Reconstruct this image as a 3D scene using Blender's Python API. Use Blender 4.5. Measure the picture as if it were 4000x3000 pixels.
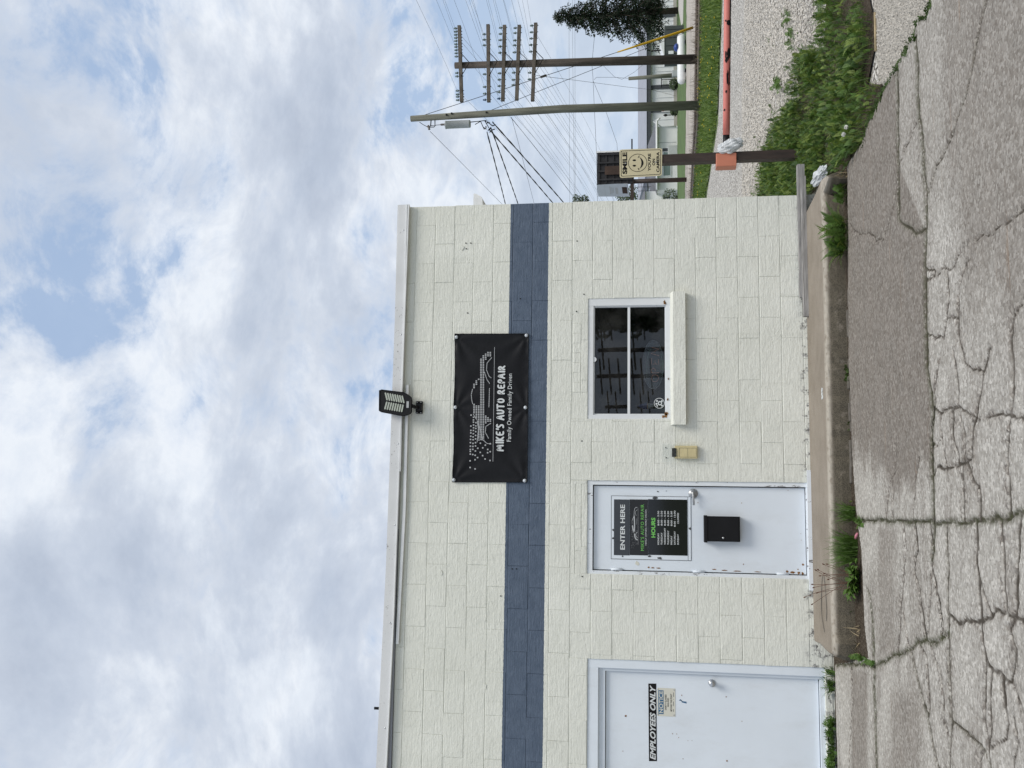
import bpy, bmesh, math, random
import numpy as np
from mathutils import Vector, Matrix
random.seed(7); RNG = np.random.default_rng(7)
for o in list(bpy.data.objects): bpy.data.objects.remove(o)
scene = bpy.context.scene
COL = scene.collection

# ------------------------------------------------------------------ camera
F = 3800.0                                   # focal length in pixels of a 4000 px wide frame
YAW, PIT, ROL = math.radians(7.214), math.radians(8.626), math.radians(-0.1755)
CAM = np.array([0.0, -9.56, 1.56])
fwd = np.array([math.sin(YAW)*math.cos(PIT), math.cos(YAW)*math.cos(PIT), math.sin(PIT)])
_rt = np.array([math.cos(YAW), -math.sin(YAW), 0.0]); _up = np.cross(_rt, fwd)
rgt = math.cos(ROL)*_rt + math.sin(ROL)*_up
upv = -math.sin(ROL)*_rt + math.cos(ROL)*_up
cd = bpy.data.cameras.new('camera'); cam = bpy.data.objects.new('camera', cd); COL.objects.link(cam)
cd.sensor_width = 36.0; cd.lens = 36.0*F/4000.0; cd.clip_start = 0.05; cd.clip_end = 3000
# the phone was held on its side: picture right = world down, picture up = world right
M = Matrix(((-upv[0], rgt[0], -fwd[0], CAM[0]), (-upv[1], rgt[1], -fwd[1], CAM[1]), (-upv[2], rgt[2], -fwd[2], CAM[2]), (0, 0, 0, 1)))
cam.matrix_world = M
scene.camera = cam

# ------------------------------------------------------------------ sky, sun, exposure
SUN = Vector((0.42, -0.50, 0.95)).normalized()
world = bpy.data.worlds.new('World'); scene.world = world; world.use_nodes = True
wn = world.node_tree.nodes; wl = world.node_tree.links
for n in list(wn): wn.remove(n)
def W_(t, **k):
    n = wn.new(t)
    for a, b in k.items(): setattr(n, a, b)
    return n
def wmath(op, a, b=None, clamp=False):
    n = W_('ShaderNodeMath', operation=op, use_clamp=clamp)
    for i, v in enumerate((a, b)):
        if v is None: continue
        if isinstance(v, (int, float)): n.inputs[i].default_value = v
        else: wl.new(v, n.inputs[i])
    return n.outputs[0]
wo = W_('ShaderNodeOutputWorld'); bg = W_('ShaderNodeBackground')
sky = W_('ShaderNodeTexSky', sky_type='NISHITA', sun_disc=False)
sky.sun_elevation = math.asin(SUN.z); sky.sun_rotation = math.atan2(SUN.x, SUN.y)
sky.air_density = 1.0; sky.dust_density = 2.0; sky.ozone_density = 1.0
tc = W_('ShaderNodeTexCoord'); sep = W_('ShaderNodeSeparateXYZ'); wl.new(tc.outputs['Generated'], sep.inputs[0])
zc = wmath('ADD', wmath('MAXIMUM', sep.outputs[2], 0.0), 0.42)
comb = W_('ShaderNodeCombineXYZ')
wl.new(wmath('DIVIDE', sep.outputs[0], zc), comb.inputs[0]); wl.new(wmath('DIVIDE', sep.outputs[1], zc), comb.inputs[1])
def wnoise(vec, scale, detail, rough, dist=0.0, off=(0, 0, 0)):
    mp = W_('ShaderNodeMapping'); wl.new(vec, mp.inputs[0]); mp.inputs['Location'].default_value = off
    n = W_('ShaderNodeTexNoise'); wl.new(mp.outputs[0], n.inputs['Vector'])
    n.inputs['Scale'].default_value = scale; n.inputs['Detail'].default_value = detail
    n.inputs['Roughness'].default_value = rough; n.inputs['Distortion'].default_value = dist
    return n.outputs['Fac']
P0 = comb.outputs[0]
CO = (5.5, 5.5, 6.5)
big = wnoise(P0, 2.0, 11, 0.62, 0.25, CO)
big2 = wnoise(P0, 2.0, 6, 0.58, 0.25, (CO[0]-0.07, CO[1]+0.10, CO[2]))
fine = wnoise(P0, 6.5, 9, 0.64, 0.35, (0.3, 2.2, 0))
dens = wmath('ADD', big, wmath('MULTIPLY', wmath('SUBTRACT', fine, 0.5), 0.40))
def ramp(fac, stops):
    r = W_('ShaderNodeValToRGB'); wl.new(fac, r.inputs[0]); e = r.color_ramp.elements
    while len(e) > 1: e.remove(e[-1])
    e[0].position, e[0].color = stops[0][0], stops[0][1]
    for p, c in stops[1:]:
        x = e.new(p); x.color = c
    return r.outputs[0]
mask = ramp(dens, [(0.37, (.10, .10, .10, 1)), (0.425, (.62, .62, .62, 1)), (0.485, (1, 1, 1, 1))])
lit = wmath('ADD', wmath('MULTIPLY', wmath('SUBTRACT', big2, big), 1.9), wmath('ADD', wmath('MULTIPLY', wmath('SUBTRACT', fine, 0.5), 0.95), 0.5))
thick = ramp(dens, [(0.42, (0.84, 0.89, 0.97, 1)), (0.53, (0.70, 0.77, 0.885, 1)), (0.68, (0.585, 0.65, 0.765, 1))])
lum = ramp(lit, [(0.24, (0.80, 0.825, 0.865, 1)), (0.5, (0.95, 0.955, 0.965, 1)), (0.72, (1.22, 1.19, 1.14, 1))])
mul = W_('ShaderNodeMix', data_type='RGBA', blend_type='MULTIPLY'); mul.inputs[0].default_value = 1.0
wl.new(thick, mul.inputs[6]); wl.new(lum, mul.inputs[7])
skys = W_('ShaderNodeMix', data_type='RGBA', blend_type='MULTIPLY'); skys.inputs[0].default_value = 1.0
wl.new(sky.outputs[0], skys.inputs[6]); skys.inputs[7].default_value = (0.105, 0.105, 0.105, 1)
pale = W_('ShaderNodeMix', data_type='RGBA'); pale.inputs[0].default_value = 0.75
wl.new(skys.outputs[2], pale.inputs[6]); pale.inputs[7].default_value = (0.47, 0.64, 0.92, 1)
mx = W_('ShaderNodeMix', data_type='RGBA'); wl.new(mask, mx.inputs[0]); wl.new(pale.outputs[2], mx.inputs[6]); wl.new(mul.outputs[2], mx.inputs[7])
hzf = W_('ShaderNodeMapRange', interpolation_type='SMOOTHSTEP'); wl.new(sep.outputs[2], hzf.inputs[0]); hzf.inputs[1].default_value = 0.26; hzf.inputs[2].default_value = 0.0; hzf.inputs[3].default_value = 0.0; hzf.inputs[4].default_value = 0.72
hz = W_('ShaderNodeMix', data_type='RGBA'); wl.new(hzf.outputs[0], hz.inputs[0]); wl.new(mx.outputs[2], hz.inputs[6]); hz.inputs[7].default_value = (0.66, 0.775, 0.93, 1)
wl.new(hz.outputs[2], bg.inputs[0]); bg.inputs[1].default_value = 0.84; wl.new(bg.outputs[0], wo.inputs[0])
sd = bpy.data.lights.new('sun', 'SUN'); sd.energy = 2.1; sd.angle = math.radians(26); sd.color = (1.0, 0.945, 0.85)
so = bpy.data.objects.new('sun', sd); COL.objects.link(so); so.rotation_euler = SUN.to_track_quat('Z', 'Y').to_euler()
so.location = (4, -6, 12)
vs = scene.view_settings; vs.view_transform = 'Standard'; vs.look = 'None'; vs.gamma = 1.0; vs.exposure = 0.14; vs.use_curve_mapping = False
scene.cycles.use_denoising = True
scene.cycles.max_bounces = 8

# ------------------------------------------------------------------ picture <-> place
def ray(x, y): return fwd + ((1500-y)/F)*rgt - ((x-2000)/F)*upv
def WP(x, y, Y=0.0):
    d = ray(x, y); t = (Y-CAM[1])/d[1]; p = CAM+t*d; return (float(p[0]), float(p[2]))
def W3(x, y, Y=0.0):
    a, b = WP(x, y, Y); return (a, Y, b)
def GP(x, y, z=0.0):
    d = ray(x, y); t = (z-CAM[2])/d[2]; p = CAM+t*d; return (float(p[0]), float(p[1]))
def G3(x, y, z=0.0):
    a, b = GP(x, y, z); return (a, b, z)

# ------------------------------------------------------------------ materials
MATS = {}
class NT:
    def __init__(s, name):
        s.m = bpy.data.materials.new(name); s.m.use_nodes = True
        s.t = s.m.node_tree; s.n = s.t.nodes; s.l = s.t.links
        s.b = s.n['Principled BSDF']; s.pos = None
    def node(s, t, **k):
        n = s.n.new(t)
        for a, b in k.items(): setattr(n, a, b)
        return n
    def P(s, scale=(1, 1, 1), loc=(0, 0, 0), obj=False):
        if obj: src = s.node('ShaderNodeTexCoord').outputs['Object']
        else: src = s.node('ShaderNodeNewGeometry').outputs['Position']
        mp = s.node('ShaderNodeMapping'); s.l.new(src, mp.inputs[0])
        mp.inputs['Scale'].default_value = scale; mp.inputs['Location'].default_value = loc
        return mp.outputs[0]
    def noise(s, vec, scale, detail=4, rough=.55, dist=0):
        n = s.node('ShaderNodeTexNoise'); s.l.new(vec, n.inputs['Vector'])
        n.inputs['Scale'].default_value = scale; n.inputs['Detail'].default_value = detail
        n.inputs['Roughness'].default_value = rough; n.inputs['Distortion'].default_value = dist
        return n.outputs['Fac']
    def voro(s, vec, scale, feature='F1', out='Distance'):
        n = s.node('ShaderNodeTexVoronoi', feature=feature); s.l.new(vec, n.inputs['Vector']); n.inputs['Scale'].default_value = scale
        return n.outputs[out]
    def math(s, op, a, b=None, c=None, clamp=False):
        n = s.node('ShaderNodeMath', operation=op, use_clamp=clamp)
        for i, v in enumerate((a, b, c)):
            if v is None: continue
            if isinstance(v, (int, float)): n.inputs[i].default_value = v
            else: s.l.new(v, n.inputs[i])
        return n.outputs[0]
    def smooth(s, x, a, b):
        n = s.node('ShaderNodeMapRange', interpolation_type='SMOOTHSTEP'); s.l.new(x, n.inputs[0])
        n.inputs[1].default_value = a; n.inputs[2].default_value = b
        return n.outputs[0]
    def mix(s, f, a, b, blend='MIX'):
        n = s.node('ShaderNodeMix', data_type='RGBA', blend_type=blend)
        for i, v in ((0, f), (6, a), (7, b)):
            if isinstance(v, (int, float)): n.inputs[i].default_value = v
            elif isinstance(v, tuple): n.inputs[i].default_value = (*v, 1) if len(v) == 3 else v
            else: s.l.new(v, n.inputs[i])
        return n.outputs[2]
    def ramp(s, fac, stops):
        r = s.node('ShaderNodeValToRGB'); s.l.new(fac, r.inputs[0]); e = r.color_ramp.elements
        while len(e) > 1: e.remove(e[-1])
        e[0].position = stops[0][0]; e[0].color = (*stops[0][1], 1)
        for p, c in stops[1:]:
            x = e.new(p); x.color = (*c, 1)
        return r.outputs[0]
    def sep(s, vec):
        n = s.node('ShaderNodeSeparateXYZ'); s.l.new(vec, n.inputs[0]); return n.outputs
    def attr(s, name):
        return s.node('ShaderNodeAttribute', attribute_name=name).outputs['Fac']
    def bump(s, h, strength, dist=.01, prev=None):
        n = s.node('ShaderNodeBump'); s.l.new(h, n.inputs['Height']); n.inputs['Strength'].default_value = strength; n.inputs['Distance'].default_value = dist
        if prev is not None: s.l.new(prev, n.inputs['Normal'])
        return n.outputs[0]
    def out(s, color=None, rough=.6, normal=None, metal=0, spec=.5):
        if color is not None:
            if isinstance(color, tuple): s.b.inputs['Base Color'].default_value = (*color, 1)
            else: s.l.new(color, s.b.inputs['Base Color'])
        if isinstance(rough, (int, float)): s.b.inputs['Roughness'].default_value = rough
        else: s.l.new(rough, s.b.inputs['Roughness'])
        if normal is not None: s.l.new(normal, s.b.inputs['Normal'])
        s.b.inputs['Metallic'].default_value = metal; s.b.inputs['Specular IOR Level'].default_value = spec
        MATS[s.m.name] = s.m
        return s.m
def simple(name, c, rough=.6, var=.12, scale=6, bump=0.0, bscale=40, metal=0, spec=.5, stretch=(1, 1, 1)):
    t = NT(name); p = t.P(stretch); n = t.noise(p, scale, 5)
    lo = tuple(max(0, v*(1-var)) for v in c); hi = tuple(v*(1+var) for v in c)
    col = t.ramp(n, [(.3, lo), (.7, hi)])
    nm = t.bump(t.noise(p, bscale, 4), bump, .004) if bump else None
    return t.out(col, rough, nm, metal, spec)

# painted block wall : cream with a blue band
ZB0, ZB1 = WP(2132, 1900)[1], WP(1977, 1900)[1]
t = NT('wall_paint'); p = t.P(); xyz = t.sep(p)
wob = t.math('MULTIPLY', t.math('SUBTRACT', t.noise(p, 30, 3), .5), .012)
zz = t.math('ADD', xyz[2], wob)
band = t.math('MULTIPLY', t.math('GREATER_THAN', zz, ZB0), t.math('LESS_THAN', zz, ZB1))
mott = t.noise(p, 1.6, 6, .6)
cream = t.ramp(mott, [(.3, (.67, .676, .608)), (.7, (.752, .757, .692))])
cream = t.mix(t.math('MULTIPLY', t.smooth(t.noise(t.P((5, 5, .55)), 2.2, 5, .6), .56, .75), .22), cream, (.43, .44, .38))
blue = t.ramp(t.noise(p, 9, 5), [(.3, (.072, .100, .148)), (.7, (.098, .130, .184))])
col = t.mix(band, cream, blue)
# flaking foot of the wall
foot = t.math('MULTIPLY', t.math('SUBTRACT', 1, t.smooth(xyz[2], .16, .27)), t.smooth(t.noise(p, 11, 6, .72), .50, .60))
col = t.mix(foot, col, t.ramp(t.noise(p, 60, 4), [(.4, (.06, .055, .05)), (.55, (.42, .42, .40))]))
strokes = t.noise(t.P((8, 20, 60)), 1.0, 4, .6, .5)
lumps = t.noise(p, 24, 5, .62, .6); lum2 = t.noise(t.P((9, 9, 9), (4, 2, 1)), 1, 4, .6)
h = t.math('ADD', t.math('MULTIPLY', strokes, .8), t.math('ADD', t.math('MULTIPLY', lumps, .8), t.math('MULTIPLY', lum2, 1.3)))
# thick paint drags: sparse wavy ridges
rdg = t.math('SUBTRACT', 1, t.smooth(t.math('ABSOLUTE', t.math('SUBTRACT', t.noise(t.P((1.6, 2, 6.5), (2, 0, 3)), 1.0, 3, .5, .8), .5)), .0, .02))
h = t.math('ADD', h, t.math('MULTIPLY', t.math('MULTIPLY', rdg, t.smooth(t.noise(p, 1.3, 2), .55, .7)), .3))
t.out(col, .55, t.bump(h, .50, .012), spec=.35)
# mortar/paint filled joint under the blocks shares the coat
# concrete of the pavement
t = NT('pavement_concrete'); p = t.P(); 
agg = t.voro(p, 58, out='Color'); aggd = t.voro(p, 58)
agg2 = t.noise(p, 75, 4, .75)
sp = t.sep(agg)
base = t.ramp(t.noise(p, 2.3, 6, .62), [(.3, (.315, .292, .258)), (.7, (.425, .398, .355))])
peb = t.ramp(sp[0], [(0, (.14, .13, .12)), (.25, (.30, .29, .27)), (.7, (.48, .465, .44)), (.93, (.72, .70, .66))])
c = t.mix(.42, base, peb)
c = t.mix(t.smooth(agg2, .57, .70), c, (.10, .095, .088))
stain = t.attr('stain'); wear = t.attr('wear'); crack = t.attr('crack'); moss = t.attr('moss')
brown = t.mix(.22, t.ramp(t.noise(p, 6, 5), [(.3, (.10, .080, .062)), (.7, (.15, .122, .098))]), peb)
c = t.mix(t.math('MULTIPLY', stain, .93), c, brown)
rust = t.math('MULTIPLY', t.smooth(t.noise(t.P((1.2, 14, 1), (1, 5, 0)), 1, 4), .62, .72), .35)
c = t.mix(t.math('MULTIPLY', rust, stain), c, (.25, .14, .065))
wearn = t.math('MULTIPLY', wear, t.smooth(t.noise(p, 22, 4), .38, .6))
c = t.mix(t.math('MULTIPLY', wearn, .9), c, t.ramp(sp[1], [(0, (.07, .06, .052)), (.6, (.175, .152, .132)), (.95, (.40, .37, .33))]))
c = t.mix(t.math('MULTIPLY', t.smooth(crack, .2, .8), t.math('ADD', .74, t.math('MULTIPLY', t.smooth(t.noise(p, 9, 3), .35, .6), .24))), c, (.055, .046, .036))
mg = t.ramp(t.noise(p, 120, 4), [(.35, (.018, .022, .008)), (.65, (.055, .068, .018))])
c = t.mix(t.math('MULTIPLY', moss, t.smooth(t.noise(p, 35, 3), .35, .5)), c, mg)
h = t.math('ADD', t.math('MULTIPLY', aggd, -1.0), t.math('MULTIPLY', agg2, .6))
t.out(c, .9, t.bump(h, .55, .007), spec=.2)
# coarse roadway sheet beyond the modelled slabs
simple('road_concrete', (.33, .32, .30), .9, .2, 3, .5, 90)
t = NT('walk_concrete'); p = t.P(); xyz = t.sep(p)
fine_ = t.noise(p, 160, 3, .7)
c = t.ramp(t.noise(p, 3.2, 6, .6), [(.3, (.22, .188, .150)), (.7, (.31, .27, .225))])
c = t.mix(t.smooth(fine_, .56, .72), c, (.13, .115, .10)); c = t.mix(t.smooth(fine_, .40, .30), c, (.46, .43, .39))
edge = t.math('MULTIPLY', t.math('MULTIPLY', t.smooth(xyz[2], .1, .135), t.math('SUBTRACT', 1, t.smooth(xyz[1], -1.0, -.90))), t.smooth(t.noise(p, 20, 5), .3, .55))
c = t.mix(t.math('MULTIPLY', edge, .6), c, (.50, .465, .40))  # edge highlight along the kerb lip, painted into the colour
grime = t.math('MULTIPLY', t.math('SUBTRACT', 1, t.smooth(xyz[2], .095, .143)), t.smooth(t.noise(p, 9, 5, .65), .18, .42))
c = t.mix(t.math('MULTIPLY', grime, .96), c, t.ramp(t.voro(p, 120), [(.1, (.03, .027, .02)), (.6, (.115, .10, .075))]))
t.out(c, .9, t.bump(t.math('ADD', fine_, t.noise(p, 35, 5)), .5, .006), spec=.2)
t = NT('gravel'); p = t.P(); cc = t.voro(p, 38, out='Color'); dd = t.voro(p, 38); s0 = t.sep(cc)
c = t.ramp(s0[0], [(0, (.15, .14, .125)), (.35, (.44, .415, .375)), (.75, (.60, .575, .53)), (.95, (.78, .76, .72))])
c = t.mix(t.smooth(dd, .018, .0), c, c); c = t.mix(t.smooth(t.noise(p, .6, 5), .5, .8), c, (.46, .44, .41))
c = t.mix(t.smooth(dd, .55, .75), c, (.07, .06, .05))
t.out(c, .95, t.bump(dd, -.8, .02), spec=.2)
simple('stone_dull', (.40, .375, .335), .9, .5, 60, .3, 90)
simple('stone', (.53, .50, .455), .9, .5, 60, .3, 90)
t = NT('soil'); p = t.P(); c = t.ramp(t.noise(p, 70, 6, .75), [(.3, (.018, .014, .010)), (.52, (.075, .058, .042)), (.72, (.26, .23, .19))])
t.out(c, .95, t.bump(t.noise(p, 50, 6, .7), 1.0, .02), spec=.1)
simple('ballast', (.30, .27, .235), .95, .45, 5, .6, 14, stretch=(.35, 1, 1))
simple('track_road', (.40, .36, .315), .95, .3, 1.4, .4, 9, stretch=(.3, 1, 1))
simple('lawn', (.075, .125, .028), .9, .35, 1.2, .4, 20)
simple('verge_soil', (.085, .12, .035), .9, .4, 2.5, .5, 20)
for nm, c in (('weed_green', (.085, .160, .028)), ('weed_dark', (.045, .095, .020)), ('weed_light', (.175, .245, .045)), ('moss_leaf', (.055, .10, .018)), ('grass_blade', (.085, .16, .028)), ('grass_far', (.10, .17, .03))):
    t = NT(nm); p = t.P(); cc = t.ramp(t.noise(p, 14, 3), [(.25, tuple(v*.55 for v in c)), (.75, tuple(v*1.4 for v in c))])
    t.out(cc, .5, spec=.35)
    t.b.inputs['Transmission Weight'].default_value = 0.0
    tr = t.node('ShaderNodeBsdfTranslucent'); t.l.new(cc, tr.inputs[0]); ms = t.node('ShaderNodeMixShader'); ms.inputs[0].default_value = .28
    t.l.new(t.b.outputs[0], ms.inputs[1]); t.l.new(tr.outputs[0], ms.inputs[2]); t.l.new(ms.outputs[0], t.n['Material Output'].inputs[0])
simple('spruce_needles', (.016, .034, .015), .7, .6, 2.5)
simple('tree_leaf', (.045, .07, .025), .7, .4, 3)
simple('bark', (.075, .058, .045), .9, .4, 4, .6, 20, stretch=(3, 3, .6))
simple('stem_brown', (.11, .05, .03), .7, .2, 30)
simple('straw', (.34, .27, .16), .8, .3, 8)
simple('dead_twig', (.17, .135, .10), .9, .4, 3)
def worn_white(name, c, rust_amt, chip):
    t = NT(name); p = t.P(); cc = t.ramp(t.noise(p, 2.2, 5), [(.3, tuple(v*.95 for v in c)), (.7, c)])
    cc = t.mix(t.math('MULTIPLY', t.smooth(t.noise(t.P((3, 3, 1.2), (1, 0, 2)), 1.6, 6, .65), .45, .75), .16), cc, (.42, .41, .38))
    if rust_amt:
        r = t.smooth(t.noise(p, 26, 5, .7), rust_amt, rust_amt+.05)
        cc = t.mix(r, cc, t.ramp(t.noise(p, 90, 3), [(.4, (.10, .04, .012)), (.6, (.42, .21, .06))]))
    if chip:
        r = t.smooth(t.noise(t.P((9, 9, 2.2)), 2.4, 6, .7), chip, chip+.03)
        cc = t.mix(r, cc, (.16, .15, .145))
    return t.out(cc, .45, t.bump(t.noise(p, 14, 4), .12, .005), spec=.4)
worn_white('door_white', (.72, .775, .835), .735, 0)
worn_white('frame_white', (.75, .79, .83), 0, .60)
worn_white('frame_clean', (.72, .775, .835), 0, .73)
worn_white('window_frame_white', (.74, .76, .775), .70, .70)
simple('rust', (.20, .095, .030), .9, .8, 70)
simple('peeled', (.055, .058, .062), .8, .3, 30)
t = NT('fascia_metal'); p = t.P(); cc = t.ramp(t.noise(p, 2.5, 5), [(.3, (.62, .625, .63)), (.7, (.70, .705, .71))])
sc = t.math('MULTIPLY', t.smooth(t.noise(t.P((5, 5, 9)), 6, 5, .75), .615, .66), t.smooth(t.noise(p, 1.5, 3), .42, .58))
cc = t.mix(sc, cc, (.05, .045, .04)); t.out(cc, .5, t.bump(t.noise(p, 8, 3), .15, .01), metal=.05)
simple('trim_white', (.76, .77, .775), .5, .08, 5)
simple('black_plastic', (.008, .008, .009), .5, .3, 20, .1, 80, spec=.25)
simple('black_metal', (.006, .006, .007), .45, .25, 8, .06, 60, spec=.25)
simple('lens', (.43, .46, .40), .35, .12, 60)
t = NT('banner_vinyl'); p = t.P(); t.out(t.ramp(t.noise(p, 3, 4), [(.3, (.0055, .006, .008)), (.7, (.008, .0085, .011))]), .55, t.bump(t.noise(p, 7, 5), .25, .02), spec=.22)
simple('print_white', (.62, .645, .65), .5, .05)
simple('print_grey', (.42, .43, .44), .5, .05)
simple('print_black', (.008, .008, .008), .6, .1, spec=.2)
simple('print_green', (.16, .50, .10), .5, .05)
simple('print_blue', (.045, .13, .235), .5, .05)
simple('print_red', (.45, .05, .03), .5, .05)
simple('sign_grey', (.040, .046, .056), .4, .08, 5)
simple('sign_black', (.013, .0135, .016), .35, .1, 5)
simple('glass_black', (.008, .0085, .010), .06, .1, 5)
simple('washer', (.62, .66, .70), .35, .08, 20, metal=.3)
simple('steel', (.50, .51, .52), .28, .12, 20, metal=.9)
simple('satin_nickel', (.38, .39, .40), .38, .1, 20, metal=.7)
simple('sign_cream', (.56, .50, .33), .5, .05, 5)
simple('notice_cream', (.62, .61, .53), .5, .05, 5)
simple('ivory_plastic', (.66, .55, .30), .45, .1, 12)
simple('post_brown', (.035, .022, .017), .6, .35, 12, .3, 40, stretch=(3, 3, .5))
t = NT('pipe_pink'); p = t.P(); cc = t.ramp(t.noise(p, 3, 5), [(.3, (.56, .165, .135)), (.7, (.66, .215, .18))])
ch = t.smooth(t.noise(t.P((3, 3, 8)), 3.2, 5, .65, .6), .665, .675); cc = t.mix(ch, cc, (.008, .007, .007)); t.out(cc, .38, t.bump(t.noise(p, 30, 3), .05, .004))
simple('sleeve_orange', (.56, .20, .125), .5, .08, 8)
simple('bag_plastic', (.66, .68, .70), .3, .12, 12, .3, 30)
t = NT('grey_wood'); p = t.P((1.2, 12, 30)); cc = t.ramp(t.noise(p, 2.0, 6, .7), [(.25, (.10, .095, .09)), (.5, (.30, .29, .28)), (.75, (.46, .45, .44))]); t.out(cc, .9, t.bump(t.noise(p, 2.5, 5), .7, .006), spec=.15)
simple('pole_dark', (.085, .070, .058), .9, .45, 3, .5, 20, stretch=(4, 4, .35))
simple('pole_green', (.145, .145, .115), .9, .3, 3, .4, 20, stretch=(4, 4, .35))
simple('arm_wood', (.115, .098, .083), .9, .4, 4, .4, 20)
simple('wire', (.018, .018, .019), .7, .1)
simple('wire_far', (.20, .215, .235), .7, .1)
simple('insulator_glass', (.10, .15, .15), .2, .2)
simple('insulator_blue', (.03, .08, .16), .2, .2)
simple('transformer_grey', (.40, .42, .435), .5, .08, 5)
simple('porcelain', (.13, .11, .10), .3, .2)
simple('guard_yellow', (.72, .45, .02), .5, .06)
simple('siding_white', (.76, .775, .79), .6, .07, 1.5)
simple('house_white', (.82, .825, .81), .7, .05, 1.5)
simple('roof_grey', (.30, .315, .36), .7, .08, 1)
simple('shingle_grey', (.135, .14, .155), .9, .25, 6)
simple('trim_dark', (.055, .062, .070), .6, .15)
simple('pane_green', (.17, .23, .21), .15, .15, .6)
simple('cabinet_green', (.052, .062, .060), .6, .15, 2)
simple('tank_white', (.74, .75, .75), .4, .05, 3)
simple('cap_blue', (.012, .045, .24), .4, .1)
simple('board_brown', (.026, .026, .029), .85, .4, 2, .3, 10)
simple('board_red', (.05, .03, .022), .85, .3, 2)
simple('billboard_face', (.52, .55, .60), .6, .06, 1)
simple('box_grey', (.48, .50, .49), .6, .08)
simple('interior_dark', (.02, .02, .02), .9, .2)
simple('rail_steel', (.14, .11, .09), .5, .3)
simple('concrete_light', (.44, .42, .38), .9, .12, 1)
simple('gnome_hat', (.055, .095, .25), .6, .1); simple('gnome_beard', (.6, .6, .56), .8, .1); simple('gnome_coat', (.035, .085, .035), .7, .1); simple('gnome_skin', (.55, .33, .24), .6, .05)
simple('litter_pink', (.55, .20, .25), .5, .1)
simple('dandelion_white', (.62, .62, .58), .9, .1); simple('dandelion_yellow', (.75, .55, .02), .8, .1)
simple('brick_grey', (.11, .098, .082), .9, .3, 20, .4, 60)
simple('tar', (.055, .05, .046), .8, .2)
def glassmat(name, tint, alpha, rough=.0, fres=True):
    t = NT(name); gl = t.node('ShaderNodeBsdfGlossy'); gl.inputs['Roughness'].default_value = rough; gl.inputs['Color'].default_value = (.95, .97, 1, 1)
    tr = t.node('ShaderNodeBsdfTransparent'); tr.inputs[0].default_value = (*tint, 1)
    fr = t.node('ShaderNodeFresnel'); fr.inputs[0].default_value = 1.5
    ms = t.node('ShaderNodeMixShader'); t.l.new(t.math('ADD', t.math('MULTIPLY', fr.outputs[0], 1.0 if fres else 0.0), alpha), ms.inputs[0]); t.l.new(tr.outputs[0], ms.inputs[1]); t.l.new(gl.outputs[0], ms.inputs[2])
    df = t.node('ShaderNodeBsdfDiffuse'); df.inputs[0].default_value = (.55, .54, .51, 1); m2_ = t.node('ShaderNodeMixShader'); t.l.new(ms.outputs[0], m2_.inputs[1]); t.l.new(df.outputs[0], m2_.inputs[2])
    t.l.new(t.math('MULTIPLY', t.smooth(t.noise(t.P(), 5, 5), .3, .75), .05), m2_.inputs[0]); t.l.new(m2_.outputs[0], t.n['Material Output'].inputs[0]); MATS[name] = t.m
glassmat('window_glass', (.62, .66, .68), .012)
glassmat('clear_plastic', (.97, .98, .98), .05, .08, False)
def led(name, c, s):
    t = NT(name); t.out(c, .4); t.b.inputs['Emission Color'].default_value = (*c, 1); t.b.inputs['Emission Strength'].default_value = s
led('led_red', (.9, .38, .25), .45); led('led_green', (.35, .6, .45), .18)

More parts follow.
